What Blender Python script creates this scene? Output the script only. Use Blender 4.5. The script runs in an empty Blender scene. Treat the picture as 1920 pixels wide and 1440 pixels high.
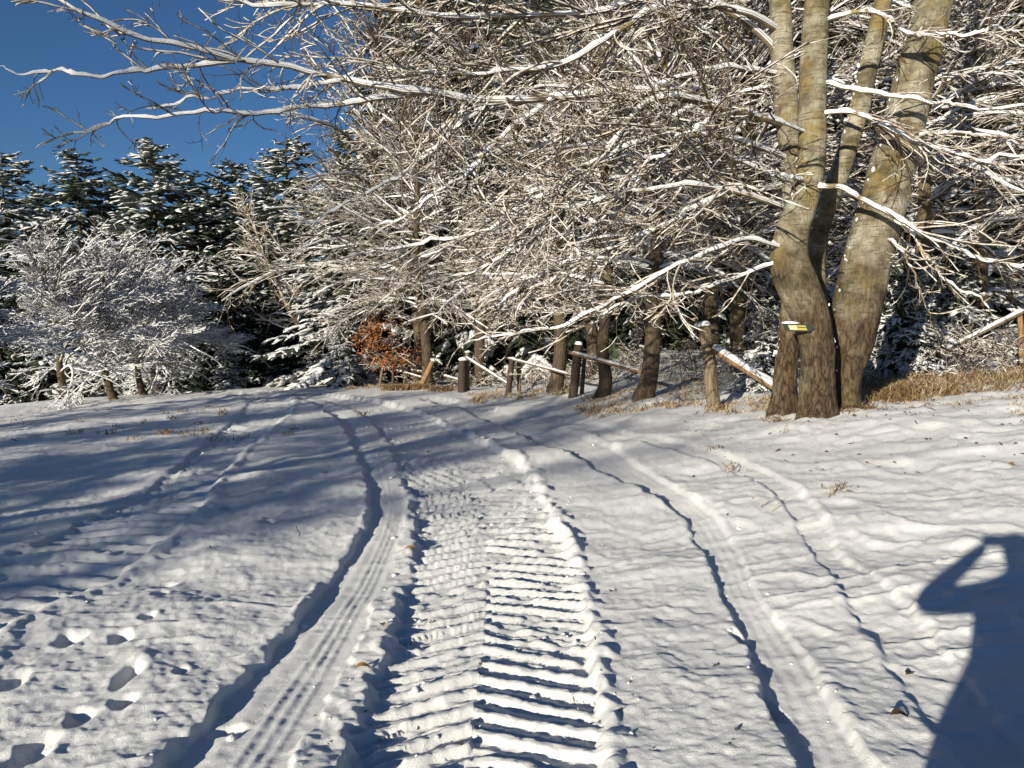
import bpy, bmesh, math
import numpy as np
from mathutils import Vector

# ------------------------------------------------------------------ camera, sky, sun, exposure
scene = bpy.context.scene
COL = scene.collection
F = 1450.0                       # focal length in pixels of the 1920 wide photograph
HZ = 600.0                       # horizon row
CAM = np.array([0.0, 0.0, 1.6])
PITCH = math.atan((720 - HZ) / F)

cam_data = bpy.data.cameras.new("camera")
cam_data.sensor_width = 36.0
cam_data.lens = F / 1920 * 36.0
cam_data.clip_start = 0.05
cam_data.clip_end = 3000
cam = bpy.data.objects.new("camera", cam_data)
cam.location = CAM
cam.rotation_euler = (math.pi / 2 - PITCH, 0, 0)
COL.objects.link(cam)
scene.camera = cam

SUN_EL = math.radians(13.7)
SUN_AZ = math.radians(32.3)        # light travels to the right of the view direction
LDIR = np.array([math.sin(SUN_AZ) * math.cos(SUN_EL), math.cos(SUN_AZ) * math.cos(SUN_EL), -math.sin(SUN_EL)])
world = bpy.data.worlds.new("World")
scene.world = world
world.use_nodes = True
wn = world.node_tree
wn.nodes.clear()
sky = wn.nodes.new("ShaderNodeTexSky")
sky.sky_type = 'NISHITA'
sky.sun_disc = False
sky.sun_elevation = SUN_EL
sky.sun_rotation = math.pi + SUN_AZ
sky.altitude = 900
sky.air_density = 1.0
sky.dust_density = 0.0
sky.ozone_density = 6.0
bg = wn.nodes.new("ShaderNodeBackground")
bg.inputs['Strength'].default_value = 0.052
wo = wn.nodes.new("ShaderNodeOutputWorld")
wn.links.new(sky.outputs[0], bg.inputs[0])
wn.links.new(bg.outputs[0], wo.inputs[0])

sl = bpy.data.lights.new("sun", 'SUN')
sl.energy = 4.6
sl.angle = math.radians(0.45)
sl.color = (1.0, 0.93, 0.78)
sun = bpy.data.objects.new("sun", sl)
sun.rotation_euler = Vector(tuple(LDIR)).to_track_quat('-Z', 'Y').to_euler()
sun.location = (-20, -30, 20)
COL.objects.link(sun)

scene.view_settings.view_transform = 'Standard'
scene.view_settings.look = 'None'
scene.view_settings.exposure = 0.72
scene.view_settings.gamma = 1.0
scene.render.engine = 'CYCLES'
scene.cycles.max_bounces = 5
scene.cycles.diffuse_bounces = 3
scene.cycles.transparent_max_bounces = 4
scene.cycles.use_denoising = True

rng = np.random.default_rng(11)

# ------------------------------------------------------------------ small maths
def sstep(a, b, x):
    t = np.clip((x - a) / (b - a), 0, 1)
    return t * t * (3 - 2 * t)

_tab = np.random.default_rng(5).random((256, 256))
def vn(x, y, seed=0):
    """smooth value noise, -1..1"""
    x = np.asarray(x, float) + seed * 17.31
    y = np.asarray(y, float) + seed * 9.77
    xi = np.floor(x).astype(int); yi = np.floor(y).astype(int)
    fx = x - xi; fy = y - yi
    fx = fx * fx * fx * (fx * (fx * 6 - 15) + 10); fy = fy * fy * fy * (fy * (fy * 6 - 15) + 10)
    a = _tab[xi & 255, yi & 255]; b = _tab[(xi + 1) & 255, yi & 255]
    c = _tab[xi & 255, (yi + 1) & 255]; d = _tab[(xi + 1) & 255, (yi + 1) & 255]
    return ((a * (1 - fx) + b * fx) * (1 - fy) + (c * (1 - fx) + d * fx) * fy) * 2 - 1

def fbm(x, y, seed=0, octv=3):
    s = 0; a = 1.0; t = 0
    for i in range(octv):
        s = s + a * vn(x * 2 ** i, y * 2 ** i, seed + i * 3); t += a; a *= 0.5
    return s / t

def norm(v):
    return v / np.maximum(np.linalg.norm(v, axis=-1, keepdims=True), 1e-9)

def crom(pts, n):
    """Catmull-Rom resample of (k,c) points to n points, even in arc length of the first three"""
    p = np.asarray(pts, float)
    q = np.vstack([2 * p[0] - p[1], p, 2 * p[-1] - p[-2]])
    out = []
    for i in range(len(p) - 1):
        t = np.linspace(0, 1, 16, endpoint=False)[:, None]
        a, b, c, d = q[i], q[i + 1], q[i + 2], q[i + 3]
        out.append(0.5 * (2 * b + (c - a) * t + (2 * a - 5 * b + 4 * c - d) * t ** 2 + (3 * b - a - 3 * c + d) * t ** 3))
    out.append(p[-1:])
    o = np.vstack(out)
    s = np.r_[0, np.cumsum(np.linalg.norm(np.diff(o[:, :3], axis=0), axis=1))]
    u = np.linspace(0, s[-1], n)
    return np.stack([np.interp(u, s, o[:, j]) for j in range(o.shape[1])], 1)

SP, CP = math.sin(PITCH), math.cos(PITCH)
def ray(px, py):
    r = (px - 960) / F; s = (py - 720) / F
    return np.array([r, CP - s * SP, -SP - s * CP])
def at(px, py, d):
    return CAM + ray(px, py) * d

# ------------------------------------------------------------------ terrain
GX = np.array([-60, -30, -15.2, -9.5, -3.4, 0, 1.35, 3.14, 3.93, 9.9, 16, 40])
GZ = np.array([-2.2, -1.1, -.50, -.12, .12, .20, .36, .62, .70, 1.12, 1.6, 3.0])
def base(x, y):
    x = np.asarray(x, float); y = np.asarray(y, float)
    g = sum(np.interp(x + o, GX, GZ) for o in (-.9, -.45, 0, .45, .9)) / 5
    w = sstep(2, 10, y)
    z = g * (.5 + .5 * w) - .10 * (1 - w)
    yy = np.clip(y, -5, 60)
    z = z - .03 * yy
    z = z - .11 * np.clip(y - 31, 0, 40) * (1 - sstep(-1, 5, x))
    z = z + .045 * np.clip(y - 13, 0, 40) * sstep(1.0, 5, x)
    z = z - .05 * np.clip(-x - 17, 0, 30) * sstep(5, 15, y)
    return z

_TT = np.geomspace(1.2, 120, 900)
def at_ground(px, py):
    d = ray(px, py)
    P = CAM + d * _TT[:, None]
    below = P[:, 2] <= base(P[:, 0], P[:, 1])
    k = int(np.argmax(below)) if below.any() else len(_TT) - 1
    t = np.linspace(_TT[max(k - 1, 0)], _TT[k], 24)
    P = CAM + d * t[:, None]
    below = P[:, 2] <= base(P[:, 0], P[:, 1])
    return P[int(np.argmax(below)) if below.any() else -1]

TR = {
 'A': [(1900, 480, 1200), (1440, 650, 1140), (1350, 668, 1132), (1260, 705, 1118), (1150, 745, 1098), (1060, 772, 1075), (1000, 782, 1050), (940, 778, 1015), (880, 758, 980), (845, 742, 930), (815, 725, 875), (790, 705, 820), (770, 680, 770), (755, 640, 700), (745, 600, 640), (737, 555, 585)],
 'B': [(1900, -150, 300), (1440, 290, 560), (1290, 420, 640), (1170, 545, 690), (1070, 625, 735), (980, 685, 762), (920, 692, 765), (850, 672, 740), (790, 642, 710), (760, 605, 660), (745, 565, 600)],
 'C': [(1900, 1660, 2000), (1440, 1480, 1640), (1320, 1432, 1570), (1200, 1392, 1495), (1110, 1352, 1425), (1020, 1312, 1385), (960, 1272, 1335), (910, 1190, 1255), (865, 1105, 1180), (820, 1005, 1090), (790, 935, 1005), (765, 860, 910), (750, 790, 830)],
 'D': [(1440, 1800, 1960), (1300, 1700, 1850), (1150, 1595, 1720), (1080, 1560, 1640), (1020, 1515, 1575), (940, 1465, 1525), (890, 1395, 1450), (850, 1300, 1350), (825, 1185, 1230), (800, 1080, 1120), (780, 980, 1010)],
 'E': [(1300, -420, -80), (1180, -200, 20), (1100, -60, 190), (1030, 60, 290), (960, 190, 372), (905, 290, 402), (850, 370, 455), (800, 430, 510), (765, 470, 538), (745, 470, 525), (735, 440, 475)],
}
TRK = {}
for k, rows in TR.items():
    L = np.array([at_ground(a, y)[:2] for y, a, b in rows]); R = np.array([at_ground(b, y)[:2] for y, a, b in rows])
    C = (L + R) / 2
    W = np.linalg.norm(R - L, axis=1) / 2
    TRK[k] = crom(np.c_[C, np.zeros(len(C)), W], 90)

def track_coords(x, y, k):
    """arc length s, lateral offset t in half-widths (+ right), half-width w"""
    T = TRK[k]
    best = np.full(x.shape, 1e9); s_o = np.zeros(x.shape); t_o = np.full(x.shape, 9.0); w_o = np.ones(x.shape)
    acc = 0.0
    for i in range(len(T) - 1):
        a = T[i, :2]; b = T[i + 1, :2]; d = b - a; l = np.linalg.norm(d); d = d / l
        wmax = max(T[i, 3], T[i + 1, 3]) * 2.6
        m = (x > min(a[0], b[0]) - wmax) & (x < max(a[0], b[0]) + wmax) & (y > min(a[1], b[1]) - wmax) & (y < max(a[1], b[1]) + wmax)
        idx = np.nonzero(m)[0]
        rx = x[idx] - a[0]; ry = y[idx] - a[1]
        al = np.clip(rx * d[0] + ry * d[1], 0, l)
        lat = rx * d[1] - ry * d[0]
        dist = np.hypot(rx - al * d[0], ry - al * d[1])
        w = T[i, 3] + (T[i + 1, 3] - T[i, 3]) * al / l
        better = dist < best[idx]
        j = idx[better]
        best[j] = dist[better]; s_o[j] = acc + al[better]; w_o[j] = w[better]
        t_o[j] = (np.sign(lat) * dist / w)[better]
        acc += l
    return s_o, t_o, w_o

FOOT = [(240, 1275, .075, .16, 8, .075), (235, 1320, .07, .08, 0, .06), (228, 1205, .08, .11, 20, .06), (130, 1210, .10, .11, -10, .06), (278, 1168, .06, .08, 0, .045),
        (310, 1098, .09, .12, 0, .06), (300, 1118, .07, .08, 0, .05), (500, 985, .09, .12, 10, .05), (425, 955, .10, .14, 0, .045), (530, 925, .09, .14, 0, .04),
        (60, 1410, .10, .16, 0, .055), (20, 1290, .10, .14, 0, .05), (150, 1350, .09, .1, 30, .04), (620, 880, .12, .16, 0, .035), (340, 1265, .05, .06, 0, .025),
        (430, 1360, .10, .06, 0, .03), (1450, 1325, .05, .13, 12, .05), (1385, 1190, .05, .14, 12, .04)]

def relief(x, y):
    """snow relief on top of base(): ripples, ruts, lugs, footprints"""
    sh = x.shape
    x = x.ravel().astype(float); y = y.ravel().astype(float)
    far = 1 - sstep(28, 45, y)
    jx = x + .12 * vn(x * 1.1, y * 1.1, 3); jy = y + .12 * vn(x * 1.1, y * 1.1, 4)
    z = .034 * vn(x * .55, y * .8, 1) + .030 * vn(x * 1.3, y * 1.7, 2) + .012 * vn(x * 2.4, y * 3.4, 5)
    rip = vn(jx * 2.2 + jy * .8, jy * 5.5 - jx * .6, 6)
    rip2 = vn(jx * 4.6 - jy, jy * 10.5 + jx * .9, 7)
    ramp = (.30 + .85 * sstep(.6, 3.2, x)) * (.45 + .75 * sstep(-.4, .5, vn(x * .55, y * .45, 14)))
    z += ramp * (.030 * (1 - np.abs(rip)) ** 2.2 + .009 * (1 - np.abs(rip2)) ** 2)
    z += .0055 * vn(x * 19, y * 19, 8) + .0026 * vn(x * 43, y * 43, 9)
    clump = np.clip(fbm(x * 3.1, y * 3.1, 12, 2) - .15, 0, 1)
    z += .05 * clump * (.4 + .6 * sstep(2, 4, x))
    e = .10 * vn(x * 5, y * 5, 21) + .10 * vn(x * 13, y * 13, 22)
    # E : old tractor track on the far side
    s, t, w = track_coords(x, y, 'E')
    t2 = t + e * .7
    ins = 1 - sstep(.86, 1.02, np.abs(t2))
    lug = (s / .24 + np.abs(t) * .55) % 1
    lugh = sstep(.0, .12, lug) * (1 - sstep(.42, .62, lug))
    z += ins * (-.045 + .026 * lugh + .008 * vn(x * 16, y * 16, 23)) * far
    z += .022 * np.exp(-((t2 - 1.12) / .14) ** 2) * far + .010 * np.exp(-((t2 + 1.15) / .16) ** 2) * far
    # D
    s, t, w = track_coords(x, y, 'D')
    t2 = t + e
    z += -.026 * (1 - sstep(.75, 1.05, np.abs(t2))) + (.004 + .010 * vn(s * 3.1, t * .6, 28)) * np.exp(-((np.abs(t2) - 1.2) / .22) ** 2)
    # C
    s, t, w = track_coords(x, y, 'C')
    t2 = t + e * .9 + .07 * np.sin(s * 5.2)
    ins = 1 - sstep(.82, 1.0, np.abs(t2))
    z = z * (1 - .45 * ins) + ins * (-.040 + .002 * np.sin(t * 14) + .012 * sstep(-.2, .9, t))
    z += (.003 + .014 * vn(s * 4, s * 0, 27)) * np.exp(-((t2 - 1.18) / .2) ** 2) + .003 * np.exp(-((t2 + 1.2) / .22) ** 2)
    # B : car rut with ribbed floor
    s, t, w = track_coords(x, y, 'B')
    t2 = t + e * 1.1
    ins = 1 - sstep(.86, 1.0, np.abs(t2))
    rib = np.exp(-((t - .05) / .07) ** 2) + np.exp(-((t - .28) / .06) ** 2) + .8 * np.exp(-((t - .5) / .06) ** 2)
    fl = -.042 + .014 * sstep(-.6, -.3, t) + .009 * rib * (.8 + .35 * vn(s * 14, t * 3, 26)) + .012 * sstep(.55, .9, t)
    z = z * (1 - .6 * ins) + ins * fl
    z += (.008 + .014 * vn(s * 3, s * 0, 25)) * np.exp(-((t2 + 1.16) / .13) ** 2)
    # A : big tractor tyre with chevron lugs
    s, t, w = track_coords(x, y, 'A')
    t2 = t + e * .55
    ins = 1 - sstep(.93, 1.03, np.abs(t2))
    side = np.where(t > -.05, 1, 0)
    ta = np.abs(t + .05)
    sp = .165
    ph = np.where(side == 1, s / sp + ta * 1.35, s / sp + .5 + ta * 1.7) + .3 * vn(s * 1.9, side * 3.0, 29)
    ph = ph + .07 * vn(np.floor(ph) * 3.3, t * 2.6, 31) + .04 * vn(x * 9, y * 9, 37) + .025 * vn(x * 24, y * 24, 40)
    lug = ph % 1
    brk = .2 + .8 * sstep(-.7, -.2, vn(np.floor(ph) * 2.3 + x * 5, t * 3.5, 24))
    lugh = sstep(.0, .08, lug) * (1 - sstep(.32, .38, lug)) * brk + .35 * sstep(.55, .60, lug) * (1 - sstep(.70, .76, lug))
    rough = vn(x * 9, y * 9, 32)
    fade = (1 - .8 * sstep(7.5, 11, y)) * (.7 + .3 * sstep(-.55, .35, vn(x * 1.7, y * 1.7, 38)))
    amp = np.where(side == 1, .032, .034) * fade
    fl = -.054 + (amp + .007 * vn(np.floor(ph) * 1.7, side * 5.0, 33)) * lugh + .006 * rough + .004 * vn(x * 26, y * 26, 34) + .006 * np.clip(vn(x * 13 + y * 4, y * 21 - x * 5, 30), 0, 1) + .003 * vn(x * 48, y * 48, 42)
    fl = fl + .012 * np.clip(vn(x * 6.5, y * 6.5, 35) - .3, 0, 1)
    z = z * (1 - .85 * ins) + ins * fl
    z += (.026 + .010 * np.sin(s / sp * 2 * math.pi) + .012 * vn(s * 3, s * 0, 39)) * np.exp(-((t2 - 1.07) / .075) ** 2)
    z += (.012 + .022 * np.clip(vn(s * 4.5, s * 0, 36), -.6, 1)) * np.exp(-((t2 + 1.05) / .09) ** 2)
    # footprints
    for (px, py, rx, ry, ang, dep) in FOOT:
        p = at_ground(px, py)
        a = math.radians(ang)
        dx = x - p[0]; dy = y - p[1]
        m = (np.abs(dx) < .6) & (np.abs(dy) < .6)
        if not m.any():
            continue
        u = (dx[m] * math.cos(a) + dy[m] * math.sin(a)) / (rx * .72); v = (-dx[m] * math.sin(a) + dy[m] * math.cos(a)) / (ry * .8)
        r = np.hypot(u, v) + .18 * vn(x[m] * 14, y[m] * 14, 41)
        z[m] += -.85 * dep * (1 - sstep(.35, 1.12, r)) + .07 * dep * np.exp(-((r - 1.3) / .3) ** 2) + .010 * vn(x[m] * 17, y[m] * 17, 43) * (1 - sstep(.8, 1.6, r))
    z *= far
    return z.reshape(sh)

def ground_z(x, y):
    return float(base(x, y) + relief(np.array([x]), np.array([y]))[0])

# ------------------------------------------------------------------ mesh helpers
def tag(o, label=None, cat=None, group=None, kind=None):
    if label: o['label'] = label
    if cat: o['category'] = cat
    if group: o['group'] = group
    if kind: o['kind'] = kind
    return o

def empty(name, loc=(0, 0, 0)):
    o = bpy.data.objects.new(name, None)
    o.empty_display_size = .3
    o.location = loc
    COL.objects.link(o)
    return o

class Acc:
    """collects quads / triangles in numpy blocks, builds one mesh"""
    def __init__(self):
        self.v = []; self.f = []; self.m = []; self.n = 0
    def add(self, v, f, m=0):
        v = np.asarray(v, float).reshape(-1, 3); f = np.asarray(f, int)
        self.f.append(f + self.n); self.v.append(v); self.n += len(v)
        self.m.append(np.broadcast_to(np.asarray(m), (len(f),)))
    def tubes(self, P, R, sec, mat, cap=False, ref=None):
        """P (N,K,3), R (N,K) ; sec (M,2) or (N,K,M,2) cross-section ; mat (M,) or (N,M) per side"""
        P = np.asarray(P, float); R = np.asarray(R, float)
        N, K = R.shape
        T = norm(np.gradient(P, axis=1))
        S = np.cross(T, np.array(ref or [0, 0, 1.0]))
        bad = np.linalg.norm(S, axis=2) < .15
        S[bad] = np.cross(T[bad], np.array([0.2, 1.0, 0]))
        S = norm(S); U = np.cross(S, T)
        sec = np.asarray(sec, float)
        M = sec.shape[-2]
        if sec.ndim == 2:
            sec = np.broadcast_to(sec, (N, K, M, 2))
        V = P[:, :, None] + (S[:, :, None] * sec[..., 0:1] + U[:, :, None] * sec[..., 1:2]) * R[:, :, None, None]
        closed = len(np.asarray(mat).reshape(-1, np.asarray(mat).shape[-1])[0]) == M
        ms = M if closed else M - 1
        base_i = (np.arange(N)[:, None, None] * K + np.arange(K - 1)[None, :, None]) * M
        a = np.arange(ms)[None, None, :]; b = (np.arange(ms)[None, None, :] + 1) % M
        q = np.stack([base_i + a, base_i + b, base_i + M + b, base_i + M + a], -1).reshape(-1, 4)
        mm = np.asarray(mat)
        if mm.ndim == 1:
            mm = np.broadcast_to(mm, (N, ms))
        mm = np.broadcast_to(mm[:, None, :], (N, K - 1, ms)).reshape(-1)
        self.add(V, q, mm)
        if cap:
            last = (np.arange(N)[:, None] * K + K - 1) * M + np.arange(M)[None]
            first = (np.arange(N)[:, None] * K) * M + np.arange(M)[None, ::-1]
            off = self.n - N * K * M
            for ring in (last, first):
                for j in range(1, M - 1, 2):
                    jj = min(j + 2, M - 1)
                    qq = np.stack([ring[:, 0], ring[:, j], ring[:, j + 1], ring[:, jj]], 1)
                    if jj == j + 1:
                        qq[:, 3] = qq[:, 2]
                    self.f.append(qq + off)
                    self.m.append(np.broadcast_to(np.asarray(mm[0]), (len(qq),)))
    def build(self, name, mats, parent=None, smooth=False):
        v = np.concatenate(self.v); f = np.concatenate(self.f); m = np.concatenate(self.m)
        tri = f[:, 2] == f[:, 3]
        me = bpy.data.meshes.new(name)
        tot = np.where(tri, 3, 4)
        loops = f.reshape(-1)[(np.stack([np.ones(len(f)), np.ones(len(f)), np.ones(len(f)), ~tri], 1) > 0).reshape(-1)]
        me.vertices.add(len(v)); me.vertices.foreach_set('co', v.astype(np.float32).ravel())
        me.loops.add(len(loops)); me.loops.foreach_set('vertex_index', loops.astype(np.int32))
        me.polygons.add(len(f))
        me.polygons.foreach_set('loop_start', np.r_[0, np.cumsum(tot)[:-1]].astype(np.int32))
        me.polygons.foreach_set('material_index', m.astype(np.int32))
        if smooth:
            me.polygons.foreach_set('use_smooth', np.ones(len(f), bool))
        me.update(calc_edges=True)
        for mt in mats:
            me.materials.append(mt)
        o = bpy.data.objects.new(name, me)
        COL.objects.link(o)
        if parent is not None:
            o.parent = parent
        return o

def ring_sec(n, ry=1.0):
    a = np.arange(n) / n * 2 * math.pi
    return np.stack([np.cos(a), np.sin(a) * ry], 1)

# ------------------------------------------------------------------ materials
def mat(name, build):
    m = bpy.data.materials.new(name)
    m.use_nodes = True
    nt = m.node_tree
    b = nt.nodes['Principled BSDF']
    build(nt, b)
    return m
def N_(nt, typ, **kw):
    n = nt.nodes.new(typ)
    for k, v in kw.items():
        setattr(n, k, v)
    return n
def noise_(nt, scale, detail=4, vec=None, rough=.55):
    n = nt.nodes.new("ShaderNodeTexNoise")
    n.inputs['Scale'].default_value = scale; n.inputs['Detail'].default_value = detail; n.inputs['Roughness'].default_value = rough
    if vec is not None: nt.links.new(vec, n.inputs['Vector'])
    return n
def ramp_(nt, src, stops):
    r = nt.nodes.new("ShaderNodeValToRGB")
    el = r.color_ramp.elements
    while len(el) < len(stops): el.new(.5)
    for e, (p, c) in zip(el, stops):
        e.position = p; e.color = (c[0], c[1], c[2], 1)
    nt.links.new(src, r.inputs[0])
    return r
def mix_(nt, fac, a, b):
    m = nt.nodes.new("ShaderNodeMix"); m.data_type = 'RGBA'
    for sock, v in ((0, fac), (6, a), (7, b)):
        if hasattr(v, 'links') or hasattr(v, 'is_linked'): nt.links.new(v, m.inputs[sock])
        else: m.inputs[sock].default_value = v if sock == 0 else (*v, 1)
    return m.outputs[2]
def bump_(nt, b, h, strength, dist):
    n = nt.nodes.new("ShaderNodeBump")
    n.inputs['Strength'].default_value = strength; n.inputs['Distance'].default_value = dist
    nt.links.new(h, n.inputs['Height']); nt.links.new(n.outputs[0], b.inputs['Normal'])

def coords(nt, scale=(1, 1, 1)):
    tc = nt.nodes.new("ShaderNodeTexCoord"); mp = nt.nodes.new("ShaderNodeMapping")
    mp.inputs['Scale'].default_value = scale
    nt.links.new(tc.outputs['Object'], mp.inputs['Vector'])
    return mp.outputs[0]

def m_ground(nt, b):
    v = coords(nt)
    n1 = noise_(nt, 1.3, 4, v); n2 = noise_(nt, 34, 6, v, .75); n3 = noise_(nt, 210, 3, v, .7)
    c = ramp_(nt, n1.outputs[0], [(.3, (.80, .80, .79)), (.7, (.88, .87, .85))])
    # trampled earth and ice showing thinly in the tractor tread
    n4 = noise_(nt, 2.1, 5, v)
    d = ramp_(nt, n4.outputs[0], [(.68, (0, 0, 0)), (.80, (.32, .32, .32))])
    col = mix_(nt, d.outputs[0], c.outputs[0], (.62, .58, .50))
    nt.links.new(col, b.inputs['Base Color'])
    b.inputs['Roughness'].default_value = .62
    b.inputs['Specular IOR Level'].default_value = .1
    a = nt.nodes.new("ShaderNodeMath"); a.operation = 'ADD'
    nt.links.new(n2.outputs[0], a.inputs[0]); nt.links.new(n3.outputs[0], a.inputs[1])
    bump_(nt, b, a.outputs[0], .75, .014)
M_GROUND = mat("snow_ground", m_ground)

def m_snow(nt, b):
    v = coords(nt)
    n = noise_(nt, 40, 3, v)
    c = ramp_(nt, n.outputs[0], [(.3, (.62, .62, .63)), (.7, (.76, .75, .74))])
    nt.links.new(c.outputs[0], b.inputs['Base Color'])
    b.inputs['Roughness'].default_value = .65
    b.inputs['Specular IOR Level'].default_value = .2
    bump_(nt, b, n.outputs[0], .4, .01)
M_SNOW = mat("branch_snow", m_snow)

def m_twigsnow(nt, b):
    v = coords(nt)
    n = noise_(nt, 9, 3, v)
    c = ramp_(nt, n.outputs[0], [(.32, (.15, .10, .06)), (.47, (.47, .42, .35)), (.66, (.76, .74, .70))])
    nt.links.new(c.outputs[0], b.inputs['Base Color'])
    b.inputs['Roughness'].default_value = .7
    b.inputs['Specular IOR Level'].default_value = .15
M_TWIGSNOW = mat("rime_snow_on_twigs", m_twigsnow)

def m_twig(nt, b):
    v = coords(nt)
    n = noise_(nt, 3, 3, v)
    c = ramp_(nt, n.outputs[0], [(.3, (.022, .014, .009)), (.55, (.075, .050, .027)), (.75, (.18, .13, .055))])
    nt.links.new(c.outputs[0], b.inputs['Base Color'])
    b.inputs['Roughness'].default_value = .85
M_TWIG = mat("twig_bark", m_twig)

def m_limb(nt, b):
    v = coords(nt)
    n = noise_(nt, 5, 5, v); n2 = noise_(nt, 30, 4, v)
    c = ramp_(nt, n.outputs[0], [(.3, (.07, .05, .032)), (.52, (.17, .13, .075)), (.68, (.28, .21, .075))])
    nt.links.new(c.outputs[0], b.inputs['Base Color'])
    b.inputs['Roughness'].default_value = .85
    bump_(nt, b, n2.outputs[0], .6, .01)
M_LIMB = mat("lichen_branch_bark", m_limb)

def m_aspen(nt, b):
    v = coords(nt); vb = coords(nt, (5, 5, 42)); vs = coords(nt, (26, 26, 7)); vf = coords(nt, (60, 60, 24))
    tc = nt.nodes.new("ShaderNodeTexCoord"); sep = nt.nodes.new("ShaderNodeSeparateXYZ")
    nt.links.new(tc.outputs['Object'], sep.inputs[0])
    n = noise_(nt, 2.6, 8, v, .68)
    pale = ramp_(nt, n.outputs[0], [(.36, (.10, .085, .055)), (.48, (.26, .23, .155)), (.64, (.46, .43, .34))])
    # ochre lichen in patches
    n2 = noise_(nt, 1.9, 9, v, .72)
    li = ramp_(nt, n2.outputs[0], [(.50, (0, 0, 0)), (.60, (.85, .85, .85))])
    c1 = mix_(nt, li.outputs[0], pale.outputs[0], (.25, .18, .06))
    # fine cross lenticels
    n3 = noise_(nt, 1.0, 5, vb, .7)
    le = ramp_(nt, n3.outputs[0], [(.53, (0, 0, 0)), (.62, (.85, .85, .85))])
    c2 = mix_(nt, le.outputs[0], c1, (.10, .075, .045))
    # dark mossy scars
    n6 = noise_(nt, 1.1, 7, v, .6)
    sc = ramp_(nt, n6.outputs[0], [(.60, (0, 0, 0)), (.68, (.8, .8, .8))])
    c2 = mix_(nt, sc.outputs[0], c2, (.055, .05, .022))
    # brown cracked bark at the foot
    n4 = noise_(nt, 1.0, 8, vs, .75); n5 = noise_(nt, 1.3, 6, v, .6)
    br = ramp_(nt, n4.outputs[0], [(.36, (.018, .011, .007)), (.46, (.075, .049, .028)), (.58, (.135, .095, .055)), (.75, (.20, .15, .095))])
    c4 = mix_(nt, ramp_(nt, n5.outputs[0], [(.45, (0, 0, 0)), (.7, (.6, .6, .6))]).outputs[0], br.outputs[0], (.16, .12, .05))
    vo = nt.nodes.new("ShaderNodeTexVoronoi"); vo.feature = 'DISTANCE_TO_EDGE'; vo.inputs['Scale'].default_value = 1.0
    dm = nt.nodes.new("ShaderNodeVectorMath"); dm.operation = 'MULTIPLY_ADD'
    nt.links.new(n4.outputs['Color'], dm.inputs[0]); dm.inputs[1].default_value = (1.2, 1.2, 1.2); nt.links.new(coords(nt, (15, 15, 4.5)), dm.inputs[2])
    nt.links.new(dm.outputs[0], vo.inputs['Vector'])
    crk = ramp_(nt, vo.outputs[0], [(.02, (.75, .75, .75)), (.11, (0, 0, 0))])
    c4 = mix_(nt, crk.outputs[0], c4, (.014, .009, .006))
    mp = nt.nodes.new("ShaderNodeMapRange")
    nt.links.new(sep.outputs[2], mp.inputs[0])
    mp.inputs[1].default_value = .9; mp.inputs[2].default_value = 2.9
    add = nt.nodes.new("ShaderNodeMath"); add.operation = 'ADD'; add.use_clamp = True
    nz = nt.nodes.new("ShaderNodeMath"); nz.operation = 'MULTIPLY_ADD'
    nt.links.new(n.outputs[0], nz.inputs[0]); nz.inputs[1].default_value = 1.6; nz.inputs[2].default_value = -.8
    nt.links.new(mp.outputs[0], add.inputs[0]); nt.links.new(nz.outputs[0], add.inputs[1])
    c3 = mix_(nt, add.outputs[0], c4, c2)
    nt.links.new(c3, b.inputs['Base Color'])
    b.inputs['Roughness'].default_value = .85
    b.inputs['Specular IOR Level'].default_value = .2
    bump_(nt, b, n4.outputs[0], 1.0, .05)
M_ASPEN = mat("pale_aspen_bark", m_aspen)

def m_brown(nt, b):
    v = coords(nt, (9, 9, 2)); v2 = coords(nt)
    n = noise_(nt, 3, 6, v, .65); n2 = noise_(nt, 1.7, 4, v2)
    c = ramp_(nt, n.outputs[0], [(.3, (.022, .015, .010)), (.55, (.072, .048, .029)), (.75, (.14, .10, .062))])
    li = ramp_(nt, n2.outputs[0], [(.5, (0, 0, 0)), (.65, (.6, .6, .6))])
    col = mix_(nt, li.outputs[0], c.outputs[0], (.19, .155, .06))
    nt.links.new(col, b.inputs['Base Color'])
    b.inputs['Roughness'].default_value = .9
    bump_(nt, b, n.outputs[0], .8, .03)
M_BROWN = mat("brown_ridged_bark", m_brown)

def m_needle(nt, b):
    v = coords(nt)
    n = noise_(nt, 2.0, 4, v)
    c = ramp_(nt, n.outputs[0], [(.3, (.010, .018, .010)), (.6, (.028, .042, .018)), (.8, (.055, .065, .022))])
    nt.links.new(c.outputs[0], b.inputs['Base Color'])
    b.inputs['Roughness'].default_value = .7
M_NEEDLE = mat("spruce_needles", m_needle)

def wood(name, cs, sc=(14, 14, 2)):
    def f(nt, b):
        v = coords(nt, sc)
        n = noise_(nt, 3, 5, v, .6)
        c = ramp_(nt, n.outputs[0], [(.3, cs[0]), (.55, cs[1]), (.75, cs[2])])
        nt.links.new(c.outputs[0], b.inputs['Base Color'])
        b.inputs['Roughness'].default_value = .85
        bump_(nt, b, n.outputs[0], .6, .012)
    return mat(name, f)
M_POST = wood("weathered_post_wood", [(.055, .038, .024), (.16, .12, .072), (.29, .23, .145)])
M_DARKPOST = wood("dark_brown_post_wood", [(.015, .010, .007), (.04, .026, .016), (.13, .085, .05)])  # same wood pattern in a much darker brown, for the thick posts
M_RAIL = wood("orange_brown_rail_wood", [(.12, .06, .025), (.27, .15, .07), (.40, .28, .16)])
M_CUT = wood("cut_wood", [(.35, .22, .10), (.45, .30, .15), (.52, .38, .2)])

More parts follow.
